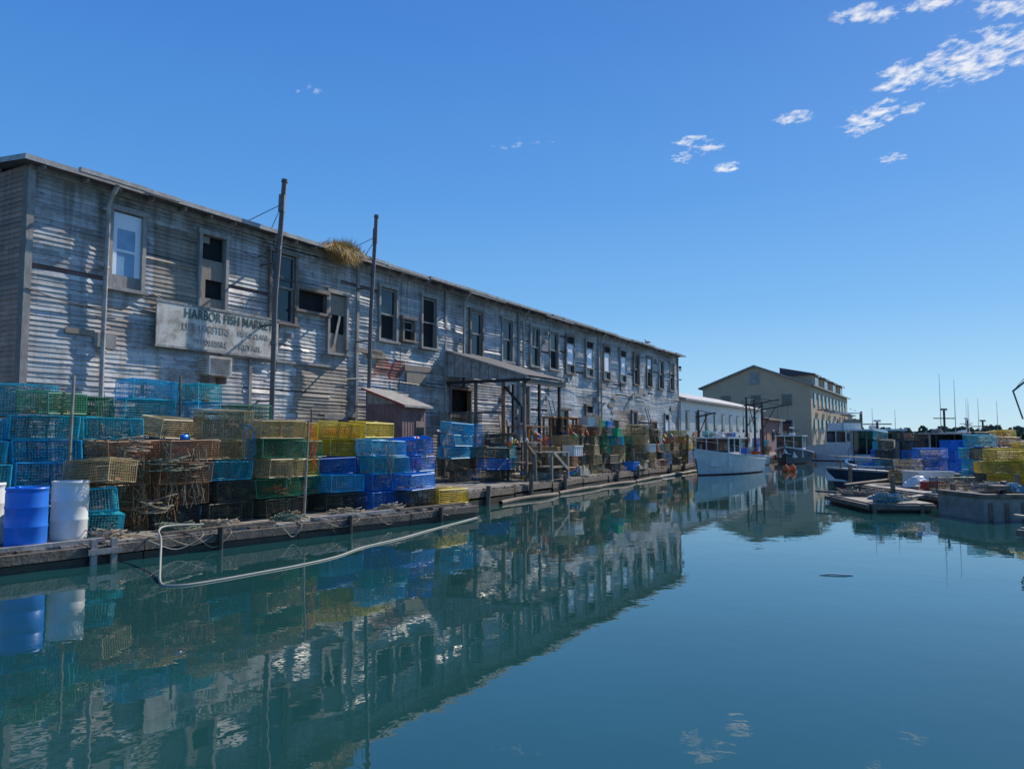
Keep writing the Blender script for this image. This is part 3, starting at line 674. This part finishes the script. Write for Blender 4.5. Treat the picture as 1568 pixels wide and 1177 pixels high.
for sgn in(0,1):
    y0=-k if sgn==0 else Wd+k; za=ev-k*sl
    mb.poly([(-.5,y0,za+.2),(Lg+.5,y0,za+.2),(Lg+.5,Wd/2,ap+.2),(-.5,Wd/2,ap+.2)],1); mb.poly([(-.5,y0,za),(-.5,Wd/2,ap),(Lg+.5,Wd/2,ap),(Lg+.5,y0,za)],1)
    mb.poly([(-.5,y0,za),(-.5,y0,za+.2),(-.5,Wd/2,ap+.2),(-.5,Wd/2,ap)],2); mb.poly([(-.5,y0,za),(Lg+.5,y0,za),(Lg+.5,y0,za+.2),(-.5,y0,za+.2)],2)
for i in range(4):
    x=6+i*9; mb.bb(x,x+5,.6,4.2,ev-.2,ev+2.0,0); mb.poly([(x-.4,.2,ev+1.9),(x+5.4,.2,ev+1.9),(x+5.4,4.9,ev+2.9),(x-.4,4.9,ev+2.9)],3)
    mb.poly([(x-.4,.2,ev+1.75),(x-.4,.2,ev+1.9),(x-.4,4.9,ev+2.9),(x-.4,4.9,ev+1.75)],3); mb.poly([(x-.4,.2,ev+1.7),(x+5.4,.2,ev+1.7),(x+5.4,.2,ev+1.9),(x-.4,.2,ev+1.9)],2)
    mb.bb(x+1,x+4,.5,.6,ev+.2,ev+1.5,4)
for i in range(10):
    for z in(3.0,6.4): x=2+i*3.7; mb.bb(x-.1,x+1.5,-.08,-.01,z-.1,z+1.7,2); mb.bb(x,x+1.4,-.12,-.081,z,z+1.6,4)
for y,z in ((3,6.4),(7,6.4),(11,6.4),(3,3),(7,3),(11,3),(7.1,9.4)):
    mb.bb(-.08,-.01,y-.65,y+.65,z-.1,z+1.5,2); mb.bb(-.12,-.081,y-.55,y+.55,z,z+1.4,4 if z<9 else 2)
for i in range(6): mb.bb(4+i*6,6.5+i*6,-1.6,-.15,5.8,5.95,2); mb.bb(4+i*6,6.5+i*6,-1.6,-1.55,6.7,6.8,2)
mb.bb(-.3,Lg+.3,-1,Wd+.6,-1,.9,5)
mb.build('building_body',[m_tanwall,m_roofbrown,m_trim,m_roofdark,m_glass,m_wetwood],tb)
# smaller houses stepping down behind it
for (hx,hy,wd,lg,ev_,ap_) in ((61,141,9,12,6.5,9.0),(72,163,8,10,4.6,6.6)):
    hb_=empty('harbor_house',(hx,hy,0),WANG); mb=MB()
    mb.bb(0,lg,0,wd,0,ev_,0); mb.poly([(0,wd,ev_),(0,0,ev_),(0,wd/2,ap_)],0); mb.poly([(lg,0,ev_),(lg,wd,ev_),(lg,wd/2,ap_)],0)
    mb.poly([(-.3,-.4,ev_),(lg+.3,-.4,ev_),(lg+.3,wd/2,ap_+.15),(-.3,wd/2,ap_+.15)],1); mb.poly([(-.3,wd+.4,ev_),(-.3,wd/2,ap_+.15),(lg+.3,wd/2,ap_+.15),(lg+.3,wd+.4,ev_)],1)
    for i in range(3):
        for z in (1.6,4.2):
            if z+1.4<ev_: mb.bb(1.5+i*3.2,2.6+i*3.2,-.06,-.01,z,z+1.4,2); mb.bb(-.06,-.01,1.2+i*2.6,2.2+i*2.6,z,z+1.4,2)
    mb.bb(-2,lg+4,-2,wd,-1,.6,3)
    mb.build('house_body',[m_tanwall if wd==9 else m_trim,m_roofdark,m_glass,m_wetwood],hb_)
fb=empty('wharf_shed',(27.5,84,0),WANG)
mb=MB(); mb.bb(0,9,0,6,.4,4.2,0); mb.poly([(-.4,-.5,4.2),(9.4,-.5,4.2),(9.4,6.3,5.2),(-.4,6.3,5.2)],1); mb.poly([(-.4,-.5,4.05),(-.4,6.3,5.05),(9.4,6.3,5.05),(9.4,-.5,4.05)],1); mb.bb(-.4,9.4,-.52,-.5,4.03,4.2,1); mb.bb(-.01,0,0,6,4.2,4.9,0)
mb.bb(1,2.6,-.06,0,.5,2.8,2); mb.bb(4,5.2,-.06,0,1.8,3.0,3); mb.bb(6.5,7.7,-.06,0,1.8,3.0,3); mb.bb(-.06,0,2,3.2,1.8,3,3); mb.bb(-2,14,-2.6,6,-.2,.42,2)
mb.build('shed_body',[m_shed,m_roofbrown,m_brownwood,m_glass],fb)
def hoist(loc,rz,h,arm):
    mb=MB(); mb.cyl((0,0,-.5),(0,0,h),.11,.08,8); mb.cyl((-.2,0,h*.86),(arm,0,h*.95),.07,.05,8); mb.cyl((0,0,h),(arm*.8,0,h*.94),.02,seg=5); mb.cyl((arm*.95,0,h*.95),(arm*.95,0,h*.45),.015,seg=5); mb.box((arm*.95,0,h*.44),(.15,.1,.2)); mb.cyl((0,0,h*.5),(arm*.5,0,h*.9),.04,seg=6)
    mb.build('dock_hoist',[m_steel],None,loc,rz)
hoist(BW(56,2.6,.4),WANG-1.4,5.0,2.6); hoist(BW(62,2.6,.4),WANG-1.7,4.8,2.4); hoist(BW(59,2.6,.4),WANG+2.9,5.0,2.2); hoist(BW(45.6,1.6,.4),WANG-1.2,3.6,1.2)
mb=MB(); mb.cyl((0,0,4.5),(0,0,7.6),.04,m=0); mb.box((.1,-.1,7.0),(.5,.1,.08)); mb.box((.1,-.1,6.3),(.5,.1,.08)); mb.lathe((.25,-.1,7.1),[(.08,0),(.12,.08),(.08,.2)],8,0); mb.build('utility_mast',[m_steel],None,BW(46.3,-.2,0))

# ------------------------------------------------------------ boats
def boat(name,loc,heading,L,B,hb,hs,hullm,cab=True,cabh=1.5,fly=False,canopy=0,mast=0,deckh=.45,trimm=None,cabm=None):
    e=empty(name,loc,heading)
    mb=MB(); n=18; S=[]
    for i in range(n+1):
        t=i/n; b=B/2*(.86+.14*min(1,t/.3))*(1-max(0,(t-.38)/.62)**2.4); b=max(b,.03); h=hs+(hb-hs)*t**1.9; rk=.10*L*max(0,t-.7)/.3
        x=-L/2+L*.92*t
        S.append([(x,0,-.45),(x+rk*.2,.6*b,-.25),(x+rk*.35,.86*b,.06),(x+rk*.5,.93*b,h*.45),(x+rk,b,h),(x+rk,b+.035,h+.0),(x+rk,b+.035,h+.07),(x+rk,max(b-.1,.01),h+.07),(x+rk,max(b-.1,.01),h-deckh)])
    for i in range(n):
        for j in range(8):
            mi=2 if j<2 else (1 if j in(4,5,6) else (0 if j<4 else 3))
            a,b_,c,d=S[i][j],S[i+1][j],S[i+1][j+1],S[i][j+1]
            mb.poly([a,b_,c,d],mi); mb.poly([(p[0],-p[1],p[2]) for p in (d,c,b_,a)],mi)
        t=i/n
        zz=8 if t<.5 else 7
        a,b_=S[i][zz],S[i+1][zz]; mb.poly([(a[0],-a[1],a[2]-.002),(b_[0],-b_[1],b_[2]-.002),(b_[0],b_[1],b_[2]-.002),(a[0],a[1],a[2]-.002)],3)
    st=S[0]; mb.poly([p for p in st[:5]]+[(p[0],-p[1],p[2]) for p in st[:5][::-1]],0)
    mb.box((-L/2-.01,0,hs+.02),(.08,B*.86,.09),1)
    mb.build('hull',[hullm,trimm or m_white,m_hullred,m_white],e,smooth=False)
    if cab:
        mb=MB(); x0,x1=-L*.02,L*.20; w=B*.37; z0=hs-.3; zb=hs+.45; zt=hs+cabh
        mb.bb(x0,x1,-w,w,z0,zb,0)
        for y in(-w+.03,w-.03):
            mb.bb(x0+.05,x1-.04,y-.012,y+.012,zb,zt-.06,1)
        mb.bb(x1-.05,x1-.03,-w+.05,w-.05,zb,zt-.06,1)
        for x in (x0+.04,(x0+x1)/2,x1-.04):
            for y in(-w+.02,w-.02): mb.bb(x-.04,x+.04,y-.03,y+.03,zb,zt-.05,0)
        for y in(-w/3,w/3): mb.bb(x1-.07,x1,y-.03,y+.03,zb,zt-.05,0)
        mb.bb(x0+.5,x0+.9,-.35,.25,z0,zb+.15,2)
        rl=x0-(L*.12 if canopy==0 else canopy)
        mb.bb(rl,x1+.2,-w-.06,w+.06,zt-.06,zt+.02,0)
        for y in(-w,w): mb.cyl((rl+.1,y,hs),(rl+.1,y,zt-.05),.025,m=2)
        i0=[(x1,-w*.8,zb),(x1+L*.17,-w*.5,zb-.12),(x1+L*.17,w*.5,zb-.12),(x1,w*.8,zb)]
        mb.poly(i0,0); b0=[(p[0],p[1]*1.05,z0) for p in i0]
        for a in range(4): q=(a+1)%4; mb.poly([b0[a],b0[q],i0[q],i0[a]],0)
        for sg_ in(-1,1): mb.box((x1+L*.08,sg_*w*.70,zb-.22),(.4,.02,.14),1,rz=-sg_*.24*1)
        if fly:
            mb.bb(x0+.1,x1-.3,-w+.1,w-.1,zt+.04,zt+.65,0); mb.bb(x1-.35,x1-.3,-w+.15,w-.15,zt+.65,zt+.95,1); mb.bb(x0,x1-.2,-w,w,zt+1.5,zt+1.56,0)
            for x in(x0+.1,x1-.4):
                for y in(-w+.1,w-.1): mb.cyl((x,y,zt),(x,y,zt+1.5),.025,m=2)
        if mast:
            mb.cyl((x0+.3,.2,zt),(x0+.3,.2,zt+mast),.02,.008,6,0); mb.cyl((x0+.5,-w+.3,zt),(x0+.5,-w+.3,zt+mast*.92),.02,.008,6,0)
            mb.cyl((x0+.3,0,zt),(x0+.3,0,zt+mast*.4),.05,m=2); mb.box((x0+.3,0,zt+mast*.25),(.05,1.2,.05),2); mb.lathe((x0+.7,.1,zt+.04),[(.22,0),(.25,.06),(.2,.16)],14,0); mb.box((x0+.3,0,zt+mast*.4),(.1,.3,.1),0)
        mb.build('wheelhouse',[cabm or m_white,m_glass,m_steel],e,bevel=.012)
    mb=MB()
    pr=[(S[i][6][0]-.1,S[i][6][1]-.1,S[i][6][2]+.45) for i in range(11,n+1)]
    for sg_ in(-1,1):
        P=[(p[0],max(0,p[1])*sg_,p[2]) for p in pr]; mb.tube(P,.014,5)
        for p in P[::2]: mb.cyl(p,(p[0],p[1],p[2]-.45),.012,seg=5)
    mb.cyl((L*.4,0,hb),(L*.4,0,hb+.3),.04); mb.box((-L*.3,B*.2,hs-.1),(.7,.5,.5),1); mb.box((-L*.38,-B*.2,hs-.15),(.5,.4,.4),2)
    for k in range(3): mb.lathe((-L*.1-k*.9,-(B/2+.1),.2),[(.02,0),(.09,.05),(.1,.25),(.09,.4),(.02,.46)],10,3)
    mb.build('rails_and_gear',[m_pipe,m_tote,m_barwhite,m_orange],e)
    return e
boat('lobster_boat',(11.9,43.6,0),math.radians(-128),7.4,2.6,1.35,.75,m_white,cabh=1.25,mast=.7)
boat('cabin_cruiser',(29.3,69.5,0),math.radians(-60),9.5,3.5,1.9,1.2,m_white,cabh=1.5,fly=True,mast=2.6)
boat('lobster_boat',(16.8,35.4,0),math.radians(70),8.0,2.9,1.15,.75,m_hullblue,cabh=1.6,canopy=.5,mast=1.0)
boat('lobster_boat',(21.1,37.4,0),math.radians(102),8.2,3.0,1.2,.75,m_hullblue,cabh=1.45,canopy=.5,mast=2.9,cabm=m_trim)
boat('lobster_boat',(31.5,53,0),math.radians(130),8.5,3.0,1.3,.8,m_white,cabh=1.5,mast=2.4)
boat('lobster_boat',(27.2,44.5,0),math.radians(60),7.5,2.8,1.2,.7,m_hulldark,cabh=1.4,mast=2.2,cabm=m_trim)
boat('lobster_boat',(39,66,0),math.radians(200),9,3.2,1.5,.8,m_white,cabh=1.7,mast=3.0)
boat('work_skiff',(14.6,55,0),math.radians(-112),5.5,2.0,.9,.6,m_hulldark,cab=False)
boat('work_skiff',(17.3,57,0),math.radians(-130),5.0,1.9,.9,.6,m_white,cab=False)
boat('lobster_boat',(22.5,62,0),math.radians(-118),7.5,2.7,1.3,.8,m_hulldark,cabh=1.4,mast=1.6)
boat('work_skiff',(25,27.5,0),math.radians(100),5.0,2.0,.9,.6,m_white,cab=False)
boat('work_skiff',(14.7,30.0,0),math.radians(170),4.6,1.8,.75,.55,m_hulldark,cab=False,trimm=m_trim)
for p,n,k in (((15.6,32.4,.65),3,['teal','dark']),((16.6,32.3,.65),4,['dark','blue']),((16.0,33.4,.65),4,['blue','teal']),((17.0,33.5,.65),4,['blue','dark']),((20.9,34.3,.65),4,['dark','teal']),((21.9,34.5,.65),4,['yellow','dark'])): stack(p,U(-.2,.2)+1.4,mixk(n,k))
for p in ((18.2,31.6,.42),(19.3,31.7,.42),(18.6,31.8,.87),(20.3,32.2,.42),(19.7,32.0,.87),(18.2,32.7,.42),(19.6,32.8,.87),(20.6,32.9,.42),(19.2,31.9,1.3),(21.4,31.9,.42),(21.3,32.1,.87),(18.7,32.4,1.32)): tote(p,U(-.2,.2),m_tote,w=1.05,d=.8,h=.55,n=1)

# ------------------------------------------------------------ right hand floats
def floatdock(name,x0,x1,y0,y1,zt,rz,mat,body):
    cx,cy=(x0+x1)/2,(y0+y1)/2; w,d=x1-x0,y1-y0
    e=empty(name,(cx,cy,0),rz); mb=MB()
    mb.bb(-w/2+.05,w/2-.05,-d/2+.05,d/2-.05,-.2,zt-.06,1)
    y=-w/2
    while y<w/2-.02:
        mb.bb(y,min(w/2,y+.19),-d/2+U(-.06,.04),d/2,zt-.05,zt+U(0,.012),0); y+=.2
    mb.box((0,-d/2-.08,zt-.1),(w,.08,.12),2); mb.box((-w/2-.06,0,zt-.1),(.08,d,.12),2)
    for k in range(int(w/1.2)+1): mb.bb(-w/2+k*1.2,-w/2+k*1.2+.1,-d/2-.14,-d/2-.121,-.1,zt,2)
    mb.build('deck',[mat,body,m_wood],e); return e
floatdock('dock_float',9.5,11.1,20.2,23.6,.24,-.08,m_wood2,m_wetwood)
floatdock('dock_float',12.0,14.5,20.8,27.5,.34,.0,m_wood2,m_wetwood)
floatdock('dock_float',14.6,24,22.5,33,.40,.0,m_wood,m_wetwood)
floatdock('dock_float',10.0,14,13.9,15.6,.2,.25,m_wood2,m_wetwood)
floatdock('dock_float',27.5,50,39.5,41.5,.5,.0,m_wood,m_wetwood)
for k in range(14):
    x=28.2+k*1.25; stack((x,40.6,.52),U(-.2,.2),mixk(random.choice([2,3,4,4]),random.choice([['yellow','dark'],['teal','dark'],['blue','dark'],['dark','tan']])))
def cfloat(x0,x1,y0,y1,zt,rz):
    e=empty('concrete_float',((x0+x1)/2,(y0+y1)/2,0),rz); w,d=x1-x0,y1-y0; mb=MB()
    mb.bb(-w/2,w/2,-d/2,d/2,-.3,zt,0); 
    for k in range(4): mb.bb(-w/2+.1+k*w/4,-w/2+.2+k*w/4,-d/2-.03,-d/2-.002,0,zt-.1,1)
    mb.bb(-w/2-.04,w/2+.04,-d/2-.06,-d/2+.12,zt+.003,zt+.1,1); mb.bb(-w/2-.04,-w/2+.12,-d/2+.13,d/2,zt+.003,zt+.1,1)
    mb.box((0,.1,zt+.06),(w*.8,.2,.08),1,rz=.2); mb.cyl((w*.2,0,zt),(w*.2,0,zt+.35),.07,m=2)
    mb.build('float_body',[m_concrete,m_wood,m_steel],e,bevel=.02)
cfloat(11.0,12.6,18.2,20.0,.52,.05); cfloat(12.9,16.5,18.0,20.3,.62,-.04); cfloat(15,19,15,17,.5,.1)
for k in range(44):
    mb=MB(); l=U(.6,2.4); mb.box((0,0,0),(l,U(.08,.22),U(.04,.1)),0,rx=U(-.2,.2),ry=U(-.08,.08)); x,y,z=random.choice([(U(9.6,11),U(20.5,23.3),.31),(U(10.4,13.6),U(14.2,15.3),.27),(U(12.2,14.3),U(21,27),.42),(U(11.5,16),U(18.6,19.7),.76),(U(15,20),U(23,30),.50)])
    mb.build('loose_plank',[random.choice([m_wood,m_wood2,m_wood])],None,(x,y,z),U(0,3.1))
for k in range(16):
    x,y,z=random.choice([(U(9.8,10.8),U(20.5,23.3),.26),(U(10.9,13.0),U(14.4,15.1),.22),(U(12.2,14.3),U(21,27),.36),(U(11.5,16),U(18.6,19.7),.64)]); heap((x,y,z),.4,random.choice([m_rope,m_net,m_ropew,m_ropeb]),h=.15)
for x,y,n,k in [(15.3,24.0,3,['yellow','yellow','olive']),(16.4,24.2,3,['yellow']),(17.5,24.4,3,['yellow','tan']),(15.6,25.2,3,['yellow','dark']),(16.8,25.4,3,['yellow','dark']),(16.4,27,4,['dark','teal']),(17.6,28,4,['dark','rust']),(18.8,27,4,['yellow','dark']),(13.6,26.6,2,['dark','tan']),(15.4,28.6,3,['dark','blue']),(12.9,22.6,1,['dark'])]:
    stack((x,y,.42),U(-.25,.25),mixk(n,k))
barrel('plastic_barrel',(19.9,27.0,.42),.28,.88,m_barwhite); tote((13.0,23.9,.36),.3,m_red2,n=1,w=.6,d=.4,h=.25); tote((13.7,25.5,.36),.1,m_barwhite,w=1.2,d=.9,h=.5); tote((14.0,22.2,.36),.6,m_signw,h=.3)
tarp((13.2,24.8,.36),1.3,1.0,.4,m_barwhite,.3); tarp((14.2,19.2,.63),1.4,1.0,.3,m_tarp,.3)
for p in ((12.1,21.2,.7),(11.8,24,.8),(14.5,22.3,.9),(14.3,17.2,.6),(12.0,27.5,.9),(14.5,29,1.8),(23.5,33.2,2.6),(27.6,39.6,2.4),(33,39.4,2.8)):
    mb=MB(); mb.cyl((0,0,-.6),(U(-.05,.05),0,p[2]),.08,.07,8); mb.build('dock_piling',[m_wood],None,(p[0],p[1],0))
mb=MB(); mb.cyl((0,0,0),(.3,0,4.6),.06,.05); mb.cyl((1.6,0,0),(.5,0,4.6),.06,.05); mb.cyl((.2,0,4.2),(-1.0,0,3.4),.04); mb.cyl((-1.0,0,3.4),(-.6,0,2.3),.03); mb.cyl((.3,0,4.6),(-1.0,0,3.4),.012); mb.cyl((.4,0,4.6),(2.6,0,3.6),.012); mb.box((.8,0,2.6),(1.0,.06,.06)); mb.lathe((.4,0,4.6),[(.1,0),(.12,.15),(.05,.3)],8)
mb.build('boom_frame',[m_pipe],None,(20.75,30.5,.4),.2)
mb=MB(); mb.cyl((0,0,0),(0,0,4.6),.12,.1,10); mb.cyl((0,0,3.9),(-1.6,0,3.7),.05); mb.box((-.8,0,3.85),(.3,.15,.2)); mb.build('mooring_pile',[m_wood],None,(31.3,69.0,-.2),.4)
for p,c in (((16.1,45.5,.05),m_orange),((16.7,46,.05),m_orange)):
    mb=MB(); mb.lathe((0,0,-.1),[(.04,0),(.16,.08),(.2,.22),(.16,.34),(.06,.42),(.05,.48)],14); mb.build('mooring_buoy',[c],None,p,smooth=True)
mb=MB(); mb.tube(spline([(-.22,0,0),(-.08,.02,.01),(.08,-.01,.008),(.22,.01,0)],4),.012,6); mb.build('driftwood',[m_barwhite],None,(4.55,10.95,.004),-.1)

# ------------------------------------------------------------ far shore
mb=MB()
for i in range(60):
    x0=-300+i*24; mb.poly([(x0,395,-.3),(x0+24,395,-.3),(x0+24,410,2.2),(x0,410,2.2)],0); mb.poly([(x0,410,2.2),(x0+24,410,2.2),(x0+24,700,6),(x0,700,6)],0)
mb.build('far_shore_ground',[M('shore_ground',(.12,.12,.08),.9,.4,.05)])
mb=MB()
def ridge(x): return 7.0+2.6*mnoise.noise(Vector((x*.010,1,0)))+1.3*mnoise.noise(Vector((x*.05,5,0)))
x=-120.
while x<760:
    h=ridge(x)*U(.8,1.12); yy=U(402,432); cr_=U(3.0,5.0)
    mb.cyl((x,yy,.5),(x,yy,1+h*.4),.3,.15,5,1)
    for k in range(110):
        a=U(0,6.283); v=R()**1.15; rr=cr_*math.sqrt(max(.08,1-v*v))*U(.4,1.05); p=Vector((x+rr*math.cos(a),yy+rr*math.sin(a)*.8,.4+h*v))
        q=U(.7,1.4); n_=Vector((U(-1,1),U(-1,1),U(-1,1))).normalized(); b_=n_.orthogonal().normalized(); c=n_.cross(b_)
        mb.poly([p+b_*q,p+c*q*.8,p-b_*q,p-c*q*.8],0)
    x+=U(1.8,3.2)
mb.build('distant_trees',[m_leaf,m_wood])

# ------------------------------------------------------------ water
mb=MB(); mb.poly([(-2500,-600,0),(2500,-600,0),(2500,4000,0),(-2500,4000,0)])
mw=bpy.data.materials.new('harbour_water'); mw.use_nodes=True; nt=mw.node_tree; N=nt.nodes; L=nt.links; b=N['Principled BSDF']
b.inputs['Roughness'].default_value=.005; b.inputs['IOR'].default_value=1.78
tc=N.new('ShaderNodeTexCoord')
nz=N.new('ShaderNodeTexNoise'); nz.inputs['Scale'].default_value=.25; nz.inputs['Detail'].default_value=3; L.new(tc.outputs['Object'],nz.inputs['Vector'])
cr=N.new('ShaderNodeValToRGB'); cr.color_ramp.elements[0].position=.35; cr.color_ramp.elements[1].position=.7
cr.color_ramp.elements[0].color=(.013,.064,.060,1); cr.color_ramp.elements[1].color=(.014,.076,.074,1)
L.new(nz.outputs['Fac'],cr.inputs[0]); L.new(cr.outputs[0],b.inputs['Base Color'])
n1=N.new('ShaderNodeTexNoise'); n1.inputs['Scale'].default_value=.7; n1.inputs['Detail'].default_value=2; L.new(tc.outputs['Object'],n1.inputs['Vector'])
n2=N.new('ShaderNodeTexNoise'); n2.inputs['Scale'].default_value=4.5; n2.inputs['Detail'].default_value=2; L.new(tc.outputs['Object'],n2.inputs['Vector'])
b1=N.new('ShaderNodeBump'); b1.inputs['Strength'].default_value=.045; b1.inputs['Distance'].default_value=.10; L.new(n1.outputs['Fac'],b1.inputs['Height'])
b2=N.new('ShaderNodeBump'); b2.inputs['Strength'].default_value=.028; b2.inputs['Distance'].default_value=.03; L.new(n2.outputs['Fac'],b2.inputs['Height']); L.new(b1.outputs[0],b2.inputs['Normal']); L.new(b2.outputs[0],b.inputs['Normal'])
mb.build('harbor_water',[mw])

# ------------------------------------------------------------ sun, sky
el=math.radians(37); wa=math.radians(13.5)
sx_=DX*math.cos(wa)+DY*math.sin(wa); sy_=DY*math.cos(wa)-DX*math.sin(wa)
sd=Vector((sx_*math.cos(el),sy_*math.cos(el),math.sin(el)))
sl_=bpy.data.lights.new('sun','SUN'); sl_.energy=5.0; sl_.angle=math.radians(.5); sl_.color=(1,.93,.82)
so=bpy.data.objects.new('sun',sl_); COL.objects.link(so); so.rotation_euler=sd.to_track_quat('Z','Y').to_euler(); so.location=(0,0,40)
w=bpy.data.worlds.new('World'); scene.world=w; w.use_nodes=True; nt=w.node_tree; N=nt.nodes; L=nt.links
bg=N['Background']; bg.inputs[1].default_value=.1
sk=N.new('ShaderNodeTexSky'); sk.sky_type='NISHITA'; sk.sun_disc=False; sk.sun_elevation=el; sk.sun_rotation=math.atan2(sx_,sy_); sk.air_density=1.0; sk.dust_density=.2; sk.ozone_density=2.0
tc=N.new('ShaderNodeTexCoord'); sp=N.new('ShaderNodeSeparateXYZ'); L.new(tc.outputs['Generated'],sp.inputs[0])
gr=N.new('ShaderNodeValToRGB'); L.new(sp.outputs[2],gr.inputs[0]); E=gr.color_ramp.elements
stops=[(0.0,(4.0,6.9,9.0)),(.06,(2.9,6.1,9.1)),(.16,(1.5,4.5,8.8)),(.30,(.80,3.3,8.2)),(.48,(.45,2.35,7.2)),(1.0,(.2,1.1,4.2))]
E[0].position=0; E[0].color=(*[c/10 for c in stops[0][1]],1); E[1].position=1; E[1].color=(*[c/10 for c in stops[-1][1]],1)
for p,c in stops[1:-1]:
    q=E.new(p); q.color=(*[x/10 for x in c],1)
gm=N.new('ShaderNodeVectorMath'); gm.operation='SCALE'; gm.inputs['Scale'].default_value=10; L.new(gr.outputs[0],gm.inputs[0])
sm=N.new('ShaderNodeMix'); sm.data_type='RGBA'; sm.inputs[0].default_value=.80; L.new(sk.outputs[0],sm.inputs[6]); L.new(gm.outputs[0],sm.inputs[7])
def mt(op,a,b_=None,c=None,clamp=False):
    n=N.new('ShaderNodeMath'); n.operation=op; n.use_clamp=clamp
    for i,v in enumerate((a,b_,c)):
        if v is None: continue
        if isinstance(v,(int,float)): n.inputs[i].default_value=v
        else: L.new(v,n.inputs[i])
    return n.outputs[0]
zc=mt('MAXIMUM',sp.outputs[2],.02)
px=mt('DIVIDE',sp.outputs[0],zc); py=mt('DIVIDE',sp.outputs[1],zc)
blobs=[(1.23,1.96,.13,.14,1),(1.09,2.05,.07,.09,1),(1.12,2.34,.06,.13,.95),(1.21,2.28,.03,.05,.9),(.875,2.33,.05,.05,.95),(.60,2.52,.05,.05,.85),(.67,2.58,.05,.06,.7),(.61,2.68,.04,.05,.75),(.79,2.77,.045,.05,.95),(.84,1.75,.07,.04,.9),(.95,1.70,.06,.04,.9),(1.18,1.72,.10,.05,.9),(1.36,2.69,.04,.06,.75),(-.60,2.15,.04,.04,.40),(.05,2.55,.12,.05,.22),(1.9,1.5,.2,.2,1),(1.5,1.2,.3,.2,1)]
acc=None
for (cx,cy,rx,ry,a) in blobs:
    dx=mt('DIVIDE',mt('SUBTRACT',px,cx),rx*1.45); dy=mt('DIVIDE',mt('SUBTRACT',py,cy),ry*1.45)
    d2=mt('ADD',mt('MULTIPLY',dx,dx),mt('MULTIPLY',dy,dy)); v=mt('MULTIPLY',mt('SUBTRACT',1.0,d2,clamp=True),a)
    acc=v if acc is None else mt('MAXIMUM',acc,v)
cv=N.new('ShaderNodeCombineXYZ'); L.new(px,cv.inputs[0]); L.new(mt('MULTIPLY',py,.75),cv.inputs[1])
cn=N.new('ShaderNodeTexNoise'); cn.inputs['Scale'].default_value=24; cn.inputs['Detail'].default_value=9; cn.inputs['Roughness'].default_value=.6; cn.inputs['Distortion'].default_value=.2; L.new(cv.outputs[0],cn.inputs['Vector'])
fac=mt('SUBTRACT',mt('ADD',cn.outputs['Fac'],mt('MULTIPLY',acc,.25)),.60)
mr=N.new('ShaderNodeMapRange'); mr.inputs[1].default_value=0; mr.inputs[2].default_value=.24; L.new(fac,mr.inputs[0])
gate=mt('MULTIPLY',mr.outputs[0],mt('MULTIPLY',acc,3.0,clamp=True))
mx=N.new('ShaderNodeMix'); mx.data_type='RGBA'; L.new(mt('MULTIPLY',gate,.95),mx.inputs[0]); L.new(sm.outputs[2],mx.inputs[6]); mx.inputs[7].default_value=(8.8,9.0,9.4,1)
L.new(mx.outputs[2],bg.inputs[0])

# ------------------------------------------------------------ camera
cam=bpy.data.cameras.new('camera'); co=bpy.data.objects.new('camera',cam); COL.objects.link(co)
co.location=(0,0,1.9); co.rotation_euler=(math.radians(90+4.08),0,0); cam.lens=27.05; cam.sensor_width=36; cam.clip_end=6000; cam.clip_start=.1
scene.camera=co
scene.view_settings.view_transform='Standard'; scene.view_settings.look='None'; scene.view_settings.exposure=0
